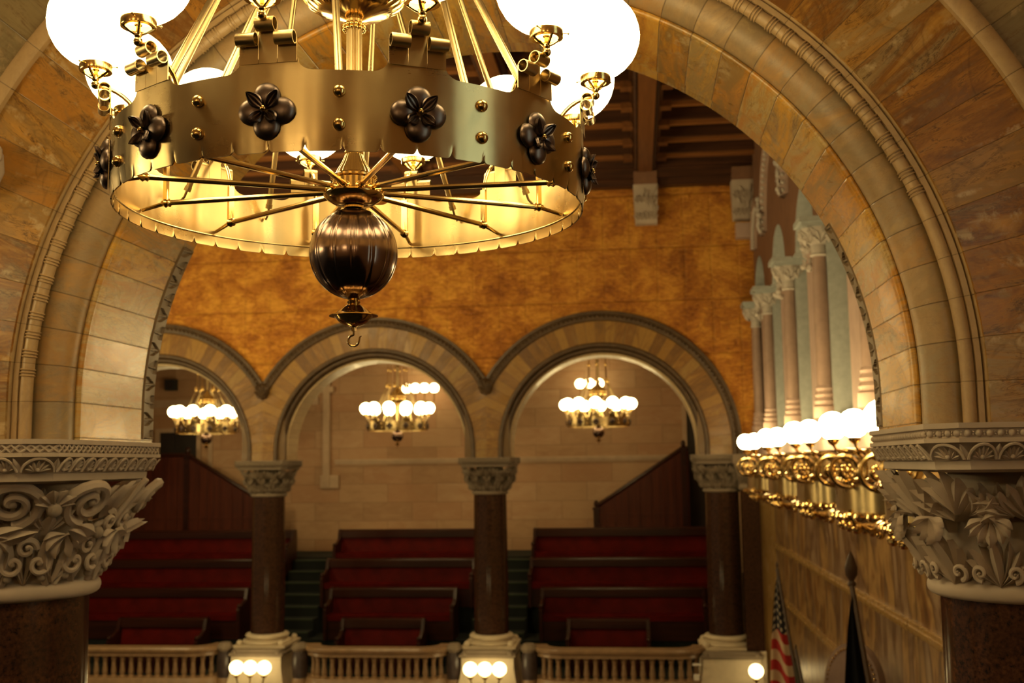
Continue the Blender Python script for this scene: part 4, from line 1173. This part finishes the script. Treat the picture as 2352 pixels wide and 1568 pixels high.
for y, l in ((16.8, 'scrolled brass globe sconce farthest along the right wall, by the corner column'), (14.1, 'second scrolled brass globe sconce from the far corner on the right wall'),
             (11.6, 'third scrolled brass globe sconce from the far corner on the right wall'), (9.35, 'fourth scrolled brass globe sconce from the far corner, next to the near capital'), (7.5, 'scrolled brass globe sconce half hidden behind the near right capital')):
    sconce(y, l)

# ------------------------------------------------------------------ flags and chair on the dais
b = MB(); b.box(.2, 2.24, 7.5, 16.6, -8.9, -3.45); b.build('floor_dais', M['redcarpet'], kind='structure')
def flag(P0, P1, name, label, mat, drop, width, sway, fin=1.0):
    """P1 = pole top, P0 = pole foot"""
    P0 = Vector(P0); P1 = Vector(P1); t = thing(name, P0, label, 'flag')
    d = (P1 - P0)
    MB().tube([(0, 0, 0), d * .97], .022, 12).build('pole', M['pole'], t)
    m = MB(); u = d.normalized()
    m.lathe([(.022, 0), (.035, .01), (.035, .03), (.02, .05), (.05, .10), (.055, .16), (.03, .24), (.002, .3)], 12, (0, 0, 0)); m.tr(lambda p: Vector((p.x * fin, p.y * .5 * fin, p.z * fin)) + d * .965); m.build('finial', M['pole'], t)
    MB().lathe([(.2, 0), (.2, .03), (.06, .08), (.03, .12)], 20).build('stand', M['brassdark'], t)
    rows = []; uv = []
    NU, NV = 30, 40
    for j in range(NV + 1):
        v = j / NV; row = []; ur = []
        for i in range(NU + 1):
            q = i / NU
            z = d.z * .95 - drop * v
            base = d * (z / d.z)
            far = Vector((d.x * .95 - .02 - width * v ** .7, d.y * .95 - sway * v, 0))
            x = base.x * (1 - q) + far.x * q; y = base.y * (1 - q) + far.y * q
            fold = .06 * sin(q * 10 + v * 2.5) * min(1, .2 + v)
            row.append((x + .3 * fold, y - .03 + fold, z - .10 * q - .05 * sin(q * 6)))
            ur.append((v, q))
        rows.append(row); uv.append(ur)
    m = MB(); m.grid(rows, uv=uv); m.build('cloth', M[mat], t)
    return t
flag((1.946, 13.77, -3.45), (1.715, 14.39, -1.30), 'flag', 'red and white striped flag with starred dark canton, leaning by the right wall', 'usflag', 2.05, .20, .3, .35)
flag((1.94, 8.88, -3.45), (1.76, 9.66, -.98), 'flag', 'dark navy flag furled on a pole in front of the onyx wall', 'navy', 2.3, .24, .3)
flag((1.97, 13.35, -3.45), (1.87, 14.1, -2.28), 'flag', 'small grey green flag furled directly beside the striped flag', 'greencloth', 1.1, .04, .3, .25)
t = thing('armchair', (1.60, 10.2, -3.45), 'high-backed brown leather chair with rounded studded top, beside the navy flag', 'chair', rz=-.95)
def archpoly(w, z0, z1): return [(-w, z0)] + [(-w * cos(pi * i / 16), z1 + w * sin(pi * i / 16) * 1.15) for i in range(17)] + [(w, z0)]
MB().prism(archpoly(.33, .45, 1.42), lambda u, v, s: (u, .24 + .08 * s + (v - .45) * .08, v)).build('back_frame', M['chairleather'], t)
MB().prism(archpoly(.25, .5, 1.42), lambda u, v, s: (u, .20 + .06 * s + (v - .45) * .08, v)).build('back_cushion', M['chairleather'], t)
m = MB()
for i in range(24):
    a = pi * (i + .5) / 24; m.sphere((-.29 * cos(a), .235 + (.97 + .29 * sin(a)) * .08, 1.42 + .33 * sin(a)), .012, 6, 4)
m.build('stud_row', M['brass'], t)
MB().box(-.34, .34, -.34, .3, .38, .52).build('seat', M['chairleather'], t)
for e in (-1, 1):
    MB().box(e * .38 - .05, e * .38 + .05, -.32, .3, .62, .72).build('armrest', M['chairleather'], t)
    MB().box(e * .36 - .03, e * .36 + .03, -.3, -.24, 0, .62).build('leg', M['pole'], t); MB().box(e * .36 - .03, e * .36 + .03, .24, .3, 0, .62).build('leg', M['pole'], t)

MB().box(-15, 2.25, 17.9, 19.3, -8.9, -4.3).build('wall_parapet', M['railstone'], kind='structure')
MB().box(-15, 2.25, 18.42, 19.3, -4.3, -4.2).build('wall_parapet_step', M['railstone'], kind='structure')
for x0, x1 in ((-15, -7.05), (-6.03, -3.03), (-2.08, 1.0)): MB().box(x0, x1, 18.4, 19.3, -4.2, -3.8).build('wall_parapet_kerb', M['railstone'], kind='structure')
# ------------------------------------------------------------------ floors, near gallery
MB().box(-16, 2.25, 4.7, 19.4, -9.0, -8.9).build('floor', M['redcarpet'], kind='structure')
b = MB()                                  # raked tiers of the near gallery, on which the photographer stands
for k in range(8): b.box(-9, 2.1, -3.0, 4.0 - .85 * k, -4.8, -3.77 + .42 * k)
b.box(-9, 2.1, 3.9, 4.9, -4.8, -4.69); b.build('floor_gallery_near', M['carpet'], kind='structure')
b = MB(); b.box(2.1, 2.25, -3.0, 1.0, -4.8, 3.6); b.box(2.1, 2.25, 1.9, 4.7, -4.8, 3.6); b.box(2.1, 2.25, 1.0, 1.9, -4.8, -.6); b.box(2.1, 2.25, 1.0, 1.9, 2.2, 3.6)
b.build('wall_gallery_near_right', M['backwall'], kind='structure')
w5 = MB().box(2.2, 2.22, 1.0, 1.9, -.6, 2.2).build('window_5', globe('daylight_glass', (.72, .9, .72), 1.6), kind='structure')
f5 = MB()
for z in (.1, .8, 1.5): f5.box(2.16, 2.2, 1.0, 1.9, z - .03, z + .03)
f5.box(2.16, 2.2, 1.43, 1.47, -.6, 2.2); f5.build('window_frame', M['winbrown'], w5)
MB().box(-9, 2.3, -3.1, -3.0, -4.8, 3.6).build('wall_gallery_near_back', M['backwall'], kind='structure')
MB().box(-9, 2.3, -3.0, 3.9, 2.72, 2.85).build('ceiling_gallery_near', M['backtrim'], kind='structure')

# everything was written relative to the eye: lift it
for o in list(SC.objects):
    if o.parent is None: o.location.z += ZE

# ------------------------------------------------------------------ lamps outside the picture: those of the place, and added chamber lamps
def lamp(loc, power, r=.12, col=LAMP):
    l = bpy.data.lights.new('lamp', 'POINT'); l.energy = power; l.shadow_soft_size = r; l.color = col
    o = bpy.data.objects.new('lamp', l); COL.objects.link(o); o.location = (loc[0], loc[1], loc[2] + ZE); return o
for k in range(4):                       # chandelier of the next bay on the left
    a = 2 * pi * k / 4 + .4; lamp((-4.73 + .6 * cos(a), 2.2 + .6 * sin(a), 1.1), 28)
for x in (-3.6, -1.72, -1.48, -1.24, .9): lamp((x, -2.6, 1.1), 16, .12)     # wall lamps behind the camera
for y in (7.5, 11.5, 15.5): lamp((-9.5, y, 1.0), 190, .3)          # chandeliers of the unseen left half of the chamber
lamp((-4.2, 9.0, 2.4), 300, .3); lamp((-5.5, 14.0, 3.2), 300, .3)  # added lamps, put up to brighten the ceiling and the gold wall

for X in (-6.54, -2.57):                 # globe lamps on the near parapet and on the desks below, out of the picture
    for dx in (-.24, 0, .24): lamp((X + dx, 5.6, -3.33), 5, .118)
for x, y in ((-6.5, 8.5), (-4.5, 10.5), (-2.0, 9.0), (-6.0, 13.0), (-1.0, 12.0), (-3.5, 14.0)): lamp((x, y, -5.6), 9, .1)

w = bpy.data.worlds.new('World'); SC.world = w; w.use_nodes = True
bg = w.node_tree.nodes['Background']; bg.inputs[0].default_value = (1, .72, .45, 1); bg.inputs[1].default_value = .05

# ------------------------------------------------------------------ camera
f, psi, th, ro = 2510.94, .11199, .11147, .01395
F = Vector((-sin(psi) * cos(th), cos(psi) * cos(th), sin(th))); R0 = Vector((cos(psi), sin(psi), 0)); U0 = R0.cross(F)
R1 = R0 * cos(ro) - U0 * sin(ro); U1 = R1.cross(F)
cam = bpy.data.cameras.new('camera'); co = bpy.data.objects.new('camera', cam); COL.objects.link(co)
co.matrix_world = Matrix(((R1.x, U1.x, -F.x, 0), (R1.y, U1.y, -F.y, 0), (R1.z, U1.z, -F.z, ZE), (0, 0, 0, 1)))
cam.sensor_width = 36; cam.lens = 36 * f / 2352; cam.clip_start = .05; cam.clip_end = 200
cam.dof.use_dof = True; cam.dof.focus_distance = 2.75; cam.dof.aperture_fstop = 4.6; cam.dof.aperture_blades = 0
SC.camera = co
SC.view_settings.view_transform = 'Standard'; SC.view_settings.look = 'None'; SC.view_settings.gamma = 1; SC.view_settings.exposure = .25
SC.view_settings.use_curve_mapping = False
try:
    SC.cycles.use_denoising = True; SC.cycles.max_bounces = 5; SC.cycles.diffuse_bounces = 3; SC.cycles.glossy_bounces = 3; SC.cycles.transmission_bounces = 0; SC.cycles.use_adaptive_sampling = True; SC.cycles.adaptive_threshold = .08; SC.cycles.adaptive_min_samples = 16; SC.cycles.caustics_reflective = False; SC.cycles.caustics_refractive = False
    SC.cycles.sample_clamp_indirect = 6; SC.cycles.use_light_tree = True
except Exception: pass
